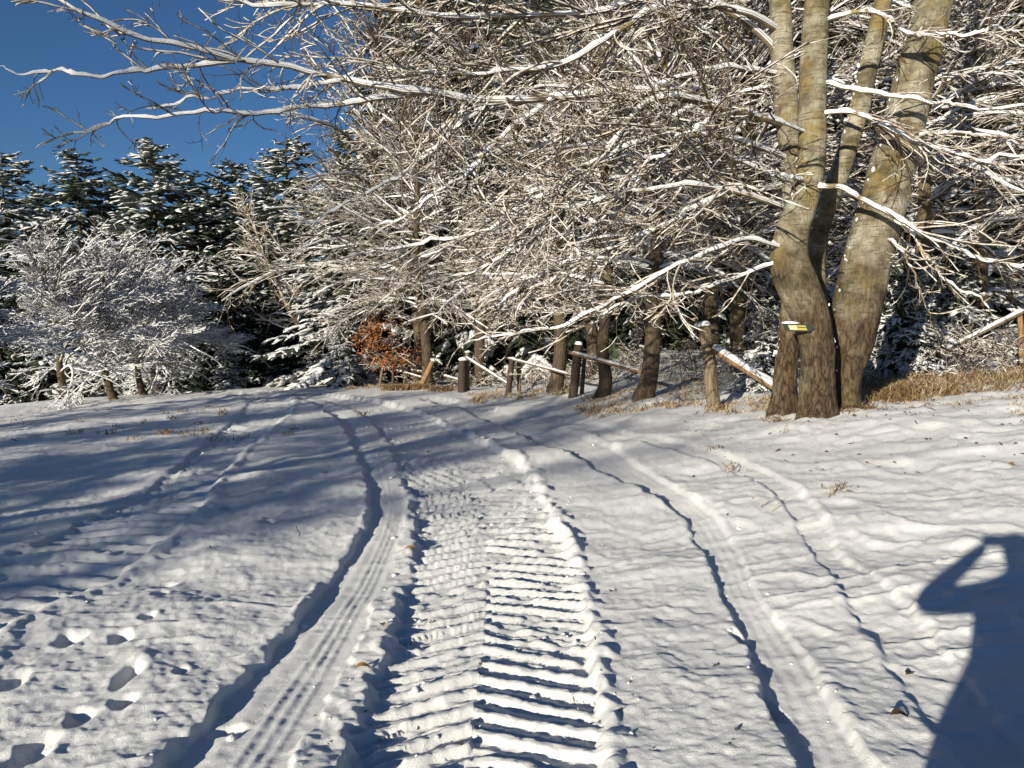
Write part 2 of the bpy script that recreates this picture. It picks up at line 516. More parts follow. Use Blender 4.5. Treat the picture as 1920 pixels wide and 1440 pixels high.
def plain(name, c, c2=None, sc=6, rough=.8):
    def f(nt, b):
        v = coords(nt)
        n = noise_(nt, sc, 3, v)
        c2_ = c2 or tuple(x * .7 for x in c)
        r = ramp_(nt, n.outputs[0], [(.35, c2_), (.65, c)])
        nt.links.new(r.outputs[0], b.inputs['Base Color'])
        b.inputs['Roughness'].default_value = rough
    return mat(name, f)
M_PALE = plain("pale_birch_bark", (.46, .38, .28), (.28, .21, .14), 3)
M_STRAW = plain("dry_straw", (.27, .17, .07), (.12, .065, .026), 3)
M_STRAW2 = plain("frosted_straw", (.52, .44, .31), (.28, .19, .09), 3)
M_ORANGE = plain("orange_beech_leaves", (.38, .13, .03), (.13, .05, .016), 5)
M_DEADLEAF = plain("dead_leaf", (.13, .075, .035), (.05, .03, .018), 9)
M_TANLEAF = plain("tan_leaf", (.55, .33, .13), (.38, .2, .07), 9)
M_SIGN_DARK = plain("sign_dark_green", (.025, .035, .022), None, 5, .5)
M_SIGN_WHITE = plain("sign_cream", (.50, .47, .30), (.40, .38, .24), 8, .6)
M_SIGN_YELLOW = plain("sign_yellow", (.42, .34, .07), (.33, .27, .06), 8, .6)
M_COAT = plain("dark_coat", (.03, .035, .05), None, 4)
M_PHONE = plain("phone_black", (.01, .01, .012), None, 4, .3)

# ------------------------------------------------------------------ ground sheet
def build_ground():
    iy = np.linspace(1 / 1.75, 1 / 36.0, 580)
    ys = np.r_[np.linspace(-140, -6, 24)[:-1], np.linspace(-6, 1.75, 60)[:-1], 1 / iy, np.geomspace(37, 700, 40)]
    u = np.r_[-np.geomspace(40, .86, 46)[:-1], np.linspace(-.84, .84, 760), np.geomspace(.86, 40, 46)[1:]]
    s = np.where(ys > 1.75, ys + .8, 2.55 + np.clip(1.75 - ys, 0, 200) * .25)
    Y = np.repeat(ys[:, None], len(u), 1); X = u[None] * s[:, None]
    Xc = np.clip(X, -300, 300)
    Z = base(Xc, Y) + relief(Xc, Y)
    nr, nc = Y.shape
    V = np.stack([X, Y, Z], -1).reshape(-1, 3)
    i = (np.arange(nr - 1)[:, None] * nc + np.arange(nc - 1)[None]).ravel()
    A = Acc(); A.add(V, np.stack([i, i + 1, i + 1 + nc, i + nc], 1))
    o = A.build('ground', [M_GROUND], smooth=True)
    tag(o, 'snow covered field track with tyre ruts and footprints', kind='structure')
build_ground()

# ------------------------------------------------------------------ branch growing
SNOWSEC = np.array([(1, -.15), (0, 1.75), (-1, -.15), (0, -1.15)])
def spawn(P, R, rg, dens, Lm, ang=(35, 70), flat=.6, up=.0, K=6, curl=.35, wob=.10, umin=.12, rr=.6, rmin=.003, lcap=(0.05, 9), grav=0.0, n=None):
    """children of a batch of branches (P (N,K,3), R (N,K)); Lm = length as share of the parent's"""
    Kp = P.shape[1]
    seg = np.linalg.norm(np.diff(P, axis=1), axis=2).sum(1)
    n = n or max(1, int(seg.sum() * dens))
    i = rg.choice(len(P), n, p=seg / seg.sum())
    u = umin + (1 - umin) * rg.random(n) ** .85
    f = u * (Kp - 1); k = np.minimum(f.astype(int), Kp - 2); fr = (f - k)[:, None]
    p0 = P[i, k] * (1 - fr) + P[i, k + 1] * fr
    t = norm(P[i, k + 1] - P[i, k])
    r0 = R[i, k] * (1 - fr[:, 0]) + R[i, k + 1] * fr[:, 0]
    v = rg.normal(size=(n, 3)); v[:, 2] *= flat
    pv = norm(v - (v * t).sum(1, keepdims=True) * t)
    a = np.radians(rg.uniform(ang[0], ang[1], n))[:, None]
    d = norm(t * np.cos(a) + pv * np.sin(a) + np.array([0, 0, up]))
    L = np.clip(Lm * seg[i] * (1.15 - .75 * u) * rg.uniform(.55, 1.25, n), *lcap)
    c = rg.normal(size=(n, 3)) * curl / K
    Q = np.zeros((n, K, 3)); Q[:, 0] = p0
    for j in range(1, K):
        d = norm(d + c + rg.normal(size=(n, 3)) * wob + np.array([0, 0, grav / K]))
        Q[:, j] = Q[:, j - 1] + d * (L / (K - 1))[:, None]
    rs = np.clip(np.minimum(r0 * rr, L * .0065 + .002), rmin, 1)
    RR = rs[:, None] * np.linspace(1, .35, K)[None] + 0
    return Q, np.maximum(RR, rmin * .6)

TRISEC = np.array([(1.15, -.55), (0, 1.3), (-1.15, -.55)])
def add_twigs(A, P, R, rg, snow=.004, psnow=.9, tri=False):
    """thin branches: bark below, a ridge of snow on top"""
    T = norm(np.gradient(P, axis=1))
    steep = np.abs(T[:, :, 2]).mean(1)
    has = (rg.random(len(P)) < psnow) & (steep < .80)
    if tri:
        m = np.tile(np.array([1, 1, 0]), (len(P), 1)); sec = np.broadcast_to(TRISEC, (*R.shape, 3, 2)).copy()
    else:
        m = np.tile(np.array([1, 1, 0, 0]), (len(P), 1)); sec = np.broadcast_to(SNOWSEC, (*R.shape, 4, 2)).copy()
        sec[..., 0, 0] *= 1.12; sec[..., 2, 0] *= 1.12
    m[~has] = 0
    sec[..., 1, 1] = np.where(has[:, None], 1.0 + snow / R * (.5 + rg.random(R.shape)), 1.0)
    A.tubes(P, R, sec, m)

def snow_caps(A, P, R, rg, th=.022, mat_i=0, gap=.15, wrap=28):
    """rounded snow lying along thick branches, thinning to nothing on steep runs"""
    N, K = R.shape
    T = norm(np.gradient(P, axis=1))
    fl = 1 - sstep(.55, .92, np.abs(T[:, :, 2]))
    nz = np.stack([.6 * vn(np.arange(K) * .45, np.full(K, 3.7 * i + rg.random() * 50)) + .6 * vn(np.arange(K) * 1.3, np.full(K, 5.1 * i + rg.random() * 50)) for i in range(N)])
    h = (th * (.75 + .8 * nz) * fl - gap * R * .3) * np.minimum(1, R / .012 + .3)
    h[:, 0] = -.3 * R[:, 0]; h[:, -1] *= .3
    th_ = np.radians([-wrap, 20, 60, 90, 120, 160, 180 + wrap])
    sec = np.zeros((N, K, 7, 2))
    on = np.where(h > 0, 1.04, .92)[..., None]
    sec[..., 0] = np.cos(th_) * on * (1 + .25 * np.clip(h, 0, 1)[..., None] / R[..., None] * np.sin(np.clip(th_, 0, math.pi)))
    sec[..., 1] = np.sin(th_) * on + np.clip(np.sin(th_), 0, 1) * (h / R)[..., None]
    A.tubes(P, R, sec, np.full(6, mat_i))

# ------------------------------------------------------------------ the big multi-stemmed tree
def px_path(pts, d0=None):
    """(px, py, depth) list -> world"""
    return np.array([at(*p) for p in pts])

big = empty('aspen_tree', tuple(at_ground(1530, 772)))
tag(big, 'large pale-barked tree with four stems carrying the trail arrow sign', 'tree')
bigloc = np.array(big.location)

STEMS = [
 # front stem: px, py, width px, depth
 [(1530, 800, 80, 9.6), (1532, 768, 68, 9.6), (1533, 700, 59, 9.6), (1530, 640, 63, 9.62), (1514, 575, 72, 9.65), (1484, 510, 72, 9.68), (1480, 470, 66, 9.7), (1488, 425, 60, 9.7), (1506, 375, 53, 9.7), (1522, 310, 50, 9.7), (1523, 220, 49, 9.7), (1525, 120, 48, 9.7), (1532, 0, 45, 9.7), (1545, -160, 40, 9.7), (1560, -420, 28, 9.8), (1570, -800, 10, 9.9)],
 # left stem, mostly hidden behind the front one
 [(1467, 785, 56, 10.1), (1470, 750, 45, 10.1), (1474, 680, 41, 10.1), (1484, 610, 42, 10.08), (1492, 500, 42, 10.0), (1492, 400, 42, 10.05), (1484, 300, 42, 10.1), (1474, 200, 42, 10.1), (1466, 100, 42, 10.1), (1462, 0, 40, 10.1), (1450, -200, 32, 10.2), (1430, -560, 14, 10.3)],
 # right leaning stem
 [(1583, 775, 58, 9.95), (1586, 740, 46, 9.95), (1590, 700, 50, 9.95), (1596, 660, 66, 9.95), (1604, 600, 84, 9.95), (1620, 520, 90, 9.95), (1638, 440, 86, 9.9), (1664, 350, 82, 9.9), (1690, 250, 77, 9.9), (1714, 150, 73, 9.9), (1738, 50, 70, 9.9), (1765, -60, 64, 9.9), (1800, -260, 50, 9.9), (1850, -650, 20, 10)],
 # slim back stem
 [(1545, 760, 50, 10.4), (1540, 660, 44, 10.4), (1532, 560, 38, 10.45), (1530, 480, 36, 10.5), (1546, 400, 36, 10.5), (1576, 320, 36, 10.5), (1604, 230, 36, 10.55), (1628, 130, 35, 10.6), (1650, 30, 32, 10.6), (1680, -120, 28, 10.6), (1720, -400, 12, 10.7)],
]
stem_paths = []
for si, st in enumerate(STEMS):
    P = np.array([[*at(a, b, d), w / F * d / 2] for a, b, w, d in st])
    Q = crom(P, 140)
    Pc, Rr = Q[:, :3] - bigloc, Q[:, 3].copy()
    n = len(Q); sides = 36
    k = np.arange(n)[:, None]; th = np.arange(sides)[None] / sides * 2 * math.pi
    zz = Pc[:, 2][:, None]
    furrow = (.018 + .055 * (1 - sstep(.8, 2.0, zz))) * (vn(np.cos(th) * 5 + 9 + zz * 1.4, np.sin(th) * 5 + 9 - zz * 1.4, 50 + si) + .6 * vn(th * 7 + zz * 2, zz * 9, 55 + si))
    bulge = .06 * vn(np.cos(th) * 1.3 + zz * 2.1, np.sin(th) * 1.3 + 7, 60 + si)
    flare = .10 * np.exp(-np.clip(zz - .05, 0, 9) / .22) * (1 + .8 * np.cos(th * 5 + si))
    ex = 1 + furrow + bulge + flare
    sec = np.zeros((1, n, sides, 2))
    sec[0, ..., 0] = np.cos(th) * ex; sec[0, ..., 1] = np.sin(th) * ex
    A = Acc(); A.tubes(Pc[None], Rr[None], sec, np.zeros(sides, int), ref=(0, 1.0, 0))
    A.build('trunk', [M_ASPEN], big, smooth=True)
    stem_paths.append((Pc, Rr))

LIMBS = [
 # (points (px,py,depth)..., start radius m)
 ([(1470, 235, 10.0), (1440, 222, 9.9), (1380, 205, 9.7), (1280, 182, 9.4), (1180, 170, 9.1), (1060, 180, 8.8), (940, 188, 8.5), (840, 178, 8.2), (740, 170, 7.9), (640, 150, 7.7), (540, 132, 7.5), (440, 115, 7.3), (360, 95, 7.1), (290, 72, 7.0), (220, 45, 6.8), (150, 10, 6.6), (70, -30, 6.5)], .062),
 ([(800, 172, 8.1), (720, 184, 7.9), (640, 192, 7.7), (560, 203, 7.5), (460, 210, 7.3), (380, 214, 7.2), (300, 222, 7.1), (200, 230, 7.0), (110, 247, 6.9)], .030),
 ([(440, 115, 7.3), (370, 121, 7.2), (300, 131, 7.1), (230, 139, 7.0), (150, 138, 6.9), (70, 132, 6.8), (0, 124, 6.7)], .022),
 ([(640, 150, 7.7), (560, 165, 7.5), (480, 168, 7.4), (400, 178, 7.2), (330, 190, 7.1), (260, 205, 7.0)], .018),
 ([(1462, 60, 10.0), (1400, 25, 9.7), (1320, 8, 9.4), (1260, 0, 9.1), (1150, 68, 8.9), (1050, 120, 8.7), (950, 128, 8.5), (850, 133, 8.3), (740, 128, 8.1), (640, 118, 7.9)], .045),
 ([(1470, 110, 10.1), (1420, 60, 10.0), (1350, 12, 9.8), (1250, -20, 9.5), (1120, 25, 9.2), (1000, 28, 8.9), (850, 33, 8.5), (720, 20, 8.2), (600, 6, 7.9), (480, 10, 7.6), (380, -5, 7.3)], .050),
 ([(1468, 395, 9.9), (1430, 375, 9.7), (1370, 353, 9.4), (1300, 349, 9.1), (1220, 358, 8.9), (1120, 372, 8.7), (1020, 400, 8.5), (930, 440, 8.4)], .040),
 ([(1462, 470, 9.7), (1440, 455, 9.5), (1390, 449, 9.3), (1340, 470, 9.1), (1260, 500, 9.0), (1180, 545, 8.9), (1100, 590, 8.8), (1000, 620, 8.8), (880, 638, 8.8)], .026),
 ([(1475, 300, 10.0), (1420, 275, 9.8), (1350, 255, 9.5), (1280, 252, 9.2), (1180, 272, 9.0), (1080, 325, 8.8), (980, 390, 8.7), (890, 440, 8.6), (780, 462, 8.6), (660, 480, 8.6)], .040),
 ([(1480, 345, 10.0), (1400, 305, 9.7), (1300, 285, 9.4), (1200, 292, 9.2), (1110, 318, 9.0), (1020, 350, 8.9), (920, 372, 8.8)], .030),
 ([(1330, 192, 9.5), (1260, 180, 9.2), (1200, 200, 9.0), (1160, 250, 8.9), (1110, 320, 8.8), (1060, 390, 8.7), (1000, 440, 8.6), (920, 490, 8.6), (830, 530, 8.6)], .036),
 ([(920, 190, 8.5), (860, 235, 8.4), (790, 300, 8.3), (720, 345, 8.2), (640, 390, 8.1), (560, 430, 8.1)], .028),
 ([(1040, 182, 8.7), (960, 240, 8.5), (880, 320, 8.4), (780, 395, 8.3), (680, 440, 8.3)], .028),
 ([(1508, 345, 9.5), (1480, 328, 9.35), (1452, 322, 9.3), (1440, 330, 9.25)], .030),
 ([(1518, 350, 9.6), (1575, 352, 9.4), (1640, 385, 9.3), (1690, 415, 9.2), (1760, 455, 9.1), (1850, 485, 9.0), (1950, 500, 9.0)], .036),
 ([(1650, 400, 9.7), (1700, 430, 9.5), (1745, 490, 9.3), (1800, 540, 9.2), (1880, 590, 9.1)], .030),
 ([(1535, 150, 9.6), (1600, 165, 9.4), (1660, 180, 9.3), (1740, 190, 9.2), (1830, 200, 9.1), (1950, 190, 9.0)], .030),
 ([(1735, 155, 9.8), (1800, 140, 9.6), (1880, 125, 9.4), (1980, 110, 9.3)], .032),
 ([(1540, 45, 9.6), (1600, 22, 9.4), (1660, 32, 9.3), (1720, 65, 9.2), (1800, 70, 9.1), (1900, 50, 9.0)], .030),
 ([(1535, 215, 9.6), (1600, 212, 9.4), (1660, 235, 9.3), (1740, 275, 9.2), (1830, 300, 9.1), (1950, 290, 9.1)], .030),
 ([(1690, 260, 9.7), (1770, 250, 9.5), (1860, 260, 9.4), (1960, 280, 9.3)], .026),
 ([(1630, 430, 9.7), (1690, 470, 9.4), (1720, 520, 9.3), (1740, 580, 9.2), (1760, 630, 9.2)], .020),
 ([(1466, 140, 10.0), (1400, 128, 9.8), (1320, 132, 9.5), (1220, 165, 9.3), (1130, 215, 9.1), (1040, 262, 9.0), (950, 300, 8.9)], .030),
 ([(1290, 250, 9.3), (1220, 320, 9.2), (1150, 400, 9.1), (1080, 470, 9.0), (1000, 530, 9.0), (920, 570, 9.0)], .028),
 ([(1370, 352, 9.4), (1290, 395, 9.2), (1210, 440, 9.1), (1120, 480, 9.0), (1030, 520, 9.0), (960, 560, 9.0)], .026),
 ([(1440, 480, 9.8), (1380, 520, 9.6), (1300, 545, 9.4), (1200, 560, 9.3), (1120, 590, 9.2)], .022),
 ([(1525, 250, 9.6), (1450, 225, 9.3), (1380, 210, 9.1), (1300, 240, 8.9), (1230, 300, 8.8), (1160, 360, 8.7)], .022),
]
rg = np.random.default_rng(3)
limbP = []; limbR = []
def on_stem(pt):
    best = None
    for st in STEMS:
        a = np.array(sorted([(q[1], q[0], q[3]) for q in st]))
        x = np.interp(pt[1], a[:, 0], a[:, 1]); d = np.interp(pt[1], a[:, 0], a[:, 2])
        if abs(x - pt[0]) < 60 and (best is None or abs(x - pt[0]) < abs(best[0] - pt[0])): best = (x, pt[1], d)
    return best
for pts, r0 in LIMBS:
    q = on_stem(pts[0])
    pts = list(pts)
    if q is not None: pts[0] = q
    W = px_path(pts) - bigloc
    Q = crom(W, 48)
    j = np.stack([vn(np.arange(48) * .28, np.full(48, rg.random() * 90)) for _ in range(3)], 1)
    j2 = np.stack([vn(np.arange(48) * .8, np.full(48, rg.random() * 90)) for _ in range(3)], 1)
    Q = Q + (j * .06 + j2 * .022) * np.linspace(.1, 1, 48)[:, None]
    R = r0 * np.linspace(1, .07, 48) ** .75
    limbP.append(Q); limbR.append(R)
    A = Acc(); A.tubes(Q[None], R[None], ring_sec(8), np.zeros(8, int))
    b = A.build('branch', [M_LIMB], big, smooth=True)
    A = Acc(); snow_caps(A, Q[None], R[None], rg, th=.024, gap=.9)
    A.build('snow', [M_SNOW], b, smooth=True)
LP = np.stack(limbP); LR = np.stack(limbR)
kw = dict(ang=(28, 62), flat=.6, K=9, curl=1.2, wob=.13, rr=.5, rmin=.0045, lcap=(.35, 1.9), grav=-.05)
La, Ra = spawn(LP[:4], LR[:4], rg, 4.0, .24, **kw)
kw.update(ang=(16, 46), curl=.75, wob=.075, flat=.5, lcap=(.4, 2.4))
Lb, Rb = spawn(LP[4:], LR[4:], rg, 7.5, .34, **kw)
L2 = np.concatenate([La, Lb]); R2 = np.concatenate([Ra, Rb])
L3, R3 = spawn(L2, R2, rg, 6.0, .42, ang=(22, 55), flat=.6, K=6, curl=.8, wob=.10, rmin=.0033, lcap=(.15, .7), grav=.1)
L4, R4 = spawn(L3, R3, rg, 7.0, .5, ang=(25, 60), flat=.8, K=4, curl=.8, wob=.12, rmin=.0026, lcap=(.06, .3), grav=.25)
A = Acc()
add_twigs(A, L2, R2, rg, .010, .85); add_twigs(A, L3, R3, rg, .007, .8); add_twigs(A, L4, R4, rg, .004, .6, True)
A.build('twigs', [M_TWIG, M_TWIGSNOW], big)
# snow caught in forks and on the flanks of the stems
A = Acc()
cl = []
for Pc, Rr in stem_paths:
    T = norm(np.gradient(Pc, axis=0))
    for k in range(4, 130):
        if Pc[k, 2] > 5: break
        if T[k, 0] > .10 or T[k, 0] < -.10:
            side = -np.sign(T[k, 0])
            for _ in range(rg.integers(0, 4)):
                o = np.array([side * Rr[k] * .97, -Rr[k] * .12, 0]) + rg.normal(size=3) * np.array([.010, .03, .03])
                cl.append((Pc[k] + o, rg.gamma(3, .0045)))
ICO = np.array([(0, 0, 1), (.89, 0, .45), (.28, .85, .45), (-.72, .53, .45), (-.72, -.53, .45), (.28, -.85, .45), (.72, .53, -.45), (-.28, .85, -.45), (-.89, 0, -.45), (-.28, -.85, -.45), (.72, -.53, -.45), (0, 0, -1)], float)
ICF = np.array([(a_, b_, c_, c_) for a_, b_, c_ in [(0, 1, 2), (0, 2, 3), (0, 3, 4), (0, 4, 5), (0, 5, 1), (1, 6, 2), (2, 7, 3), (3, 8, 4), (4, 9, 5), (5, 10, 1), (6, 7, 2), (7, 8, 3), (8, 9, 4), (9, 10, 5), (10, 6, 1), (11, 7, 6), (11, 8, 7), (11, 9, 8), (11, 10, 9), (11, 6, 10)]])
for c, r in cl:
    A.add(c + ICO * np.array([.8, .8, 1.3]) * min(r, .035) * (1 + .2 * rg.normal(size=(12, 1))), ICF)
tag(A.build('snow', [M_SNOW], big, smooth=True), kind='stuff')

# ------------------------------------------------------------------ generic trees to copy
def copy_tree(root, loc, rz=0, sc=1.0, label=None, cat=None, group=None, tilt=(0, 0)):
    r = root.copy(); COL.objects.link(r)
    r.location = loc; r.rotation_euler = (tilt[0], tilt[1], rz)
    r.scale = (sc, sc, sc) if np.isscalar(sc) else sc
    for ch in PARTS[root.name]:
        c = ch.copy(); COL.objects.link(c); c.parent = r
    tag(r, label, cat, group)
    return r
PARTS = {}; USED = set()
def place(root, loc, rz=0, sc=1.0, label=None, cat=None, group=None, tilt=(0, 0)):
    if root.name in USED:
        return copy_tree(root, loc, rz, sc, label, cat, group, tilt)
    USED.add(root.name)
    root.location = loc; root.rotation_euler = (tilt[0], tilt[1], rz)
    root.scale = (sc, sc, sc) if np.isscalar(sc) else sc
    return tag(root, label, cat, group)

def make_broadleaf(seed, H=9.0, r0=.17, nl=44, zmin=.9, spread=3.4, dens=(5.5, 7.0, 8.0), droop=-.5, lean=.1, rmin=.006, bark=None, limb=None, upang=.15, snow=(.010, .007, .005), ps=.56, twsnow=None, asym=0.0, name='broadleaf_tree'):
    rg = np.random.default_rng(seed)
    root = empty(name)
    z = np.array([-.3, 0, .4, 1.2, 2.5, 4.5, 6.5, 8.2, 9]) / 9 * H
    z[0] = -.3
    off = np.cumsum(rg.normal(size=(9, 2)) * .09, 0) + np.linspace(0, lean * H, 9)[:, None] * np.array([1, .3])
    off -= off[1]
    r = r0 * np.array([1.5, 1.3, 1.05, .95, .82, .62, .42, .22, .06])
    Q = crom(np.c_[off, z, r], 44)
    sides = 12
    th = np.arange(sides)[None] / sides * 2 * math.pi
    ex = 1 + .09 * vn(np.cos(th) * 3 + Q[:, 2:3] * .8, np.sin(th) * 3 + 5, seed)
    sec = np.zeros((1, 44, sides, 2)); sec[0, ..., 0] = np.cos(th) * ex; sec[0, ..., 1] = np.sin(th) * ex
    A = Acc(); A.tubes(Q[None, :, :3], Q[None, :, 3], sec, np.zeros(sides, int), ref=(0, 1.0, 0))
    tk = A.build('trunk', [bark or M_BROWN], root, smooth=True)
    # main limbs
    hz = np.sort(rg.uniform(zmin, H * .93, nl)); K = 14
    LPs = np.zeros((nl, K, 3))
    k = np.interp(hz, Q[:, 2], np.arange(44))
    p0 = np.stack([np.interp(k, np.arange(44), Q[:, j]) for j in range(3)], 1)
    rad = np.interp(k, np.arange(44), Q[:, 3])
    az = np.arange(nl) * 2.399 + rg.normal(size=nl) * .4
    rel = (hz - zmin) / (H - zmin)
    el = upang + 1.0 * rel ** 1.5 + rg.normal(size=nl) * .15
    L = spread * (.95 - .55 * rel ** 1.3) * rg.uniform(.6, 1.2, nl) * (1 + asym * np.cos(az))
    d = np.stack([np.cos(az) * np.cos(el), np.sin(az) * np.cos(el), np.sin(el)], 1)
    LPs[:, 0] = p0
    cu = rg.normal(size=(nl, 3)) * .5 / K
    for j in range(1, K):
        d = norm(d + cu + rg.normal(size=(nl, 3)) * .09 + np.array([0, 0, droop / K]) * (1.2 - rel)[:, None])
        LPs[:, j] = LPs[:, j - 1] + d * (L / (K - 1))[:, None]
    LRs = np.clip(np.minimum(rad * .5, L * .013), .012, .08)[:, None] * np.linspace(1, .3, K)[None]
    A = Acc()
    A.tubes(LPs, LRs, ring_sec(6), np.zeros(6, int))
    snow_caps(A, LPs, LRs, rg, th=.022, mat_i=2)
    a2, b2 = spawn(LPs, LRs, rg, dens[0], .46, ang=(14, 42), flat=.3, K=6, curl=.55, wob=.06, rmin=rmin, lcap=(.4, 2.2), grav=-.05)
    a3, b3 = spawn(a2, b2, rg, dens[1], .48, ang=(15, 42), flat=.3, K=4, curl=.5, wob=.07, rmin=rmin * .85, lcap=(.2, .9))
    a4, b4 = spawn(a3, b3, rg, dens[2], .55, ang=(15, 45), flat=.4, K=3, curl=.4, wob=.09, rmin=rmin * .7, lcap=(.1, .38), grav=.1)
    add_twigs(A, a2, b2, rg, snow[0]); add_twigs(A, a3, b3, rg, snow[1], ps, True); add_twigs(A, a4, b4, rg, snow[2], ps - .08, True)
    cr = A.build('crown', [limb or M_TWIG, twsnow or M_TWIGSNOW, M_SNOW], root)
    PARTS[root.name] = [tk, cr]
    return root

def make_spruce(seed, H=14.0, rmax=4.4, psnow=.55, zlow=.5, nstep=.36, nb=7, sw=1.0, name='spruce_tree'):
    rg = np.random.default_rng(seed)
    root = empty(name)
    zt = np.array([-.3, 0, H * .3, H * .7, H])
    Q = crom(np.c_[np.zeros(5), np.zeros(5), zt, H * .014 * np.array([1.2, 1, .75, .35, .05])], 24)
    A = Acc(); A.tubes(Q[None, :, :3], Q[None, :, 3], ring_sec(9), np.zeros(9, int), ref=(0, 1.0, 0))
    tk = A.build('trunk', [M_BROWN], root, smooth=True)
    hs = np.arange(zlow, H * .985, nstep)
    hz = np.repeat(hs, nb) + rg.normal(size=len(hs) * nb) * .12
    keep = rg.random(len(hz)) < np.clip(1.1 - .2 * hz / H, 0, 1)
    hz = np.clip(hz[keep], zlow, H * .99); n = len(hz)
    az = rg.uniform(0, 2 * math.pi, n)
    rel = 1 - hz / H
    L = np.maximum(.22, rmax * rel ** .55 * rg.uniform(.55, 1.1, n))
    K = 6
    P = np.zeros((n, K, 3)); P[:, 0, 2] = hz
    el = .30 - .62 * rel + rg.normal(size=n) * .10
    out = np.stack([np.cos(az), np.sin(az)], 1)
    for j in range(1, K):
        e = el - .10 * j * rel + .17 * max(0, j - 3)
        st = L / (K - 1)
        P[:, j, :2] = P[:, j - 1, :2] + out * (np.cos(e) * st)[:, None]
        P[:, j, 2] = P[:, j - 1, 2] + np.sin(e) * st
    R = np.full((n, K), 1.0) * np.linspace(1, .35, K)[None] * (.022 + .006 * L[:, None])
    A = Acc()
    A.tubes(P, R, np.array([(1, 0), (0, 1), (-1, 0), (0, -1)]), np.zeros(4, int))
    # needle sprays to both sides, each with its own load of snow
    seg = L
    m = int(L.sum() * 11 / sw ** 1.6)
    i = rg.choice(n, m, p=L / L.sum()); u = .12 + .88 * rg.random(m) ** .8
    f = u * (K - 1); k = np.minimum(f.astype(int), K - 2); fr = (f - k)[:, None]
    p0 = P[i, k] * (1 - fr) + P[i, k + 1] * fr
    t = norm(P[i, k + 1] - P[i, k])
    sd = np.where(rg.random(m) < .5, 1, -1)[:, None] * np.stack([-out[i, 1], out[i, 0], np.zeros(m)], 1)
    a = rg.uniform(.5, 1.1, m)[:, None]
    d = norm(t * np.cos(a) + sd * np.sin(a) + np.stack([np.zeros(m), np.zeros(m), rg.normal(size=m) * .12 - .12], 1))
    ln = np.clip((.18 * sw + .30 * L[i]) * (1.15 - .8 * u) * rg.uniform(.6, 1.25, m), .14 * sw, .8)
    K2 = 3
    S = np.zeros((m, K2, 3)); S[:, 0] = p0
    for j in range(1, K2):
        d = norm(d + np.array([0, 0, -.10]) + rg.normal(size=(m, 3)) * .09)
        S[:, j] = S[:, j - 1] + d * (ln / (K2 - 1))[:, None]
    SR = sw * (.045 + .10 * ln)[:, None] * np.array([.85, 1.1, .2])[None] * rg.uniform(.8, 1.2, (m, K2))
    load = vn(np.cos(az[i]) * 2 + hz[i] * .9, np.sin(az[i]) * 2 + 5, seed) * .5 + rg.normal(size=m) * .35
    has = load < np.quantile(load, psnow)
    sec = np.zeros((m, K2, 4, 2)); sec[...] = np.array([(1.25, -.12), (0, .45), (-1.25, -.12), (0, -.55)])
    sec[..., 1, 1] = np.where(has[:, None], .75, .35)
    mm = np.where(has[:, None], np.array([[1, 1, 0, 0]]), 0)
    A.tubes(S, SR, sec, mm)
    # short needle tufts hanging below and poking out, so outlines are ragged
    m2 = int(m * 1.6)
    ii = rg.integers(0, m, m2); kk = rg.integers(0, K2 - 1, m2); ff = rg.random((m2, 1))
    q0 = S[ii, kk] * (1 - ff) + S[ii, kk + 1] * ff
    dd = norm(rg.normal(size=(m2, 3)) * np.array([1, 1, .5]) + np.array([0, 0, -.55]))
    l2 = rg.uniform(.08, .24, m2)[:, None]
    sid = norm(np.cross(dd, rg.normal(size=(m2, 3)))) * .022
    tv = np.stack([q0 - sid, q0 + sid, q0 + dd * l2], 1)
    hs2 = has[ii] & (rg.random(m2) < .35)
    A.add(tv, np.stack([np.arange(m2) * 3, np.arange(m2) * 3 + 1, np.arange(m2) * 3 + 2, np.arange(m2) * 3 + 2], 1), np.where(hs2, 1, 0))
    cr = A.build('crown', [M_NEEDLE, M_SNOW], root)
    PARTS[root.name] = [tk, cr]
    return root

BL = [make_broadleaf(21, H=9.5, spread=3.9, nl=60, zmin=2.6, dens=(4.8, 5.6, 5.4), droop=-.8, upang=.32, rmin=.0044), make_broadleaf(22, H=9.0, spread=3.7, nl=54, zmin=2.0, lean=-.06, r0=.15, droop=-.75, upang=.3, dens=(4.8, 5.6, 5.4), rmin=.0044)]
ORCH = [make_broadleaf(31, H=5.6, spread=4.0, nl=56, zmin=1.25, r0=.16, lean=-.25, droop=-1.15, twsnow=M_SNOW, dens=(3.8, 5.0, 5.0), rmin=.0075, upang=.62, snow=(.024, .022, .018), ps=.95, asym=.45, name='orchard_tree')]
SPR = [make_spruce(41, psnow=.45), make_spruce(42, H=13, psnow=.72), make_spruce(43, H=15, psnow=.15)]
YSP = make_spruce(44, H=2.6, rmax=1.15, psnow=.8, zlow=.12, nstep=.13, nb=6, sw=.5, name='young_spruce')

def gpos(x, y, dz=-.03):
    return (x, y, float(base(x, y)) + dz)
def gpx(px, d):
    x = (px - 960) / F * d; y = d
    return x, y

# --- left row of wide snowy trees
G = 'snow laden trees in the left row'
for (px, py, d, v, rz, sc, lab) in [
    (128, 757, 26.0, 0, .1, .80, 'wide snowy tree with thick leaning trunk, leftmost trunk with its foot fully in view'),
    (210, 750, 28.0, 1, -.35, .84, 'snowy leaning tree second in the row at the left edge of the field'),
    (268, 742, 30.5, 0, .45, .78, 'snowy leaning tree third in the left row with orange-brown trunk'),
    (298, 739, 33.5, 1, -.1, .86, 'slim-trunked snowy tree at the far end of the left row'),
    (-150, 783, 17.5, 1, .2, .72, 'shaded snowy tree cut by the left picture edge with branches reaching in'),
]:
    x, y = gpx(px, d)
    place(ORCH[0], gpos(x, y), rz, sc, lab, 'tree', G)
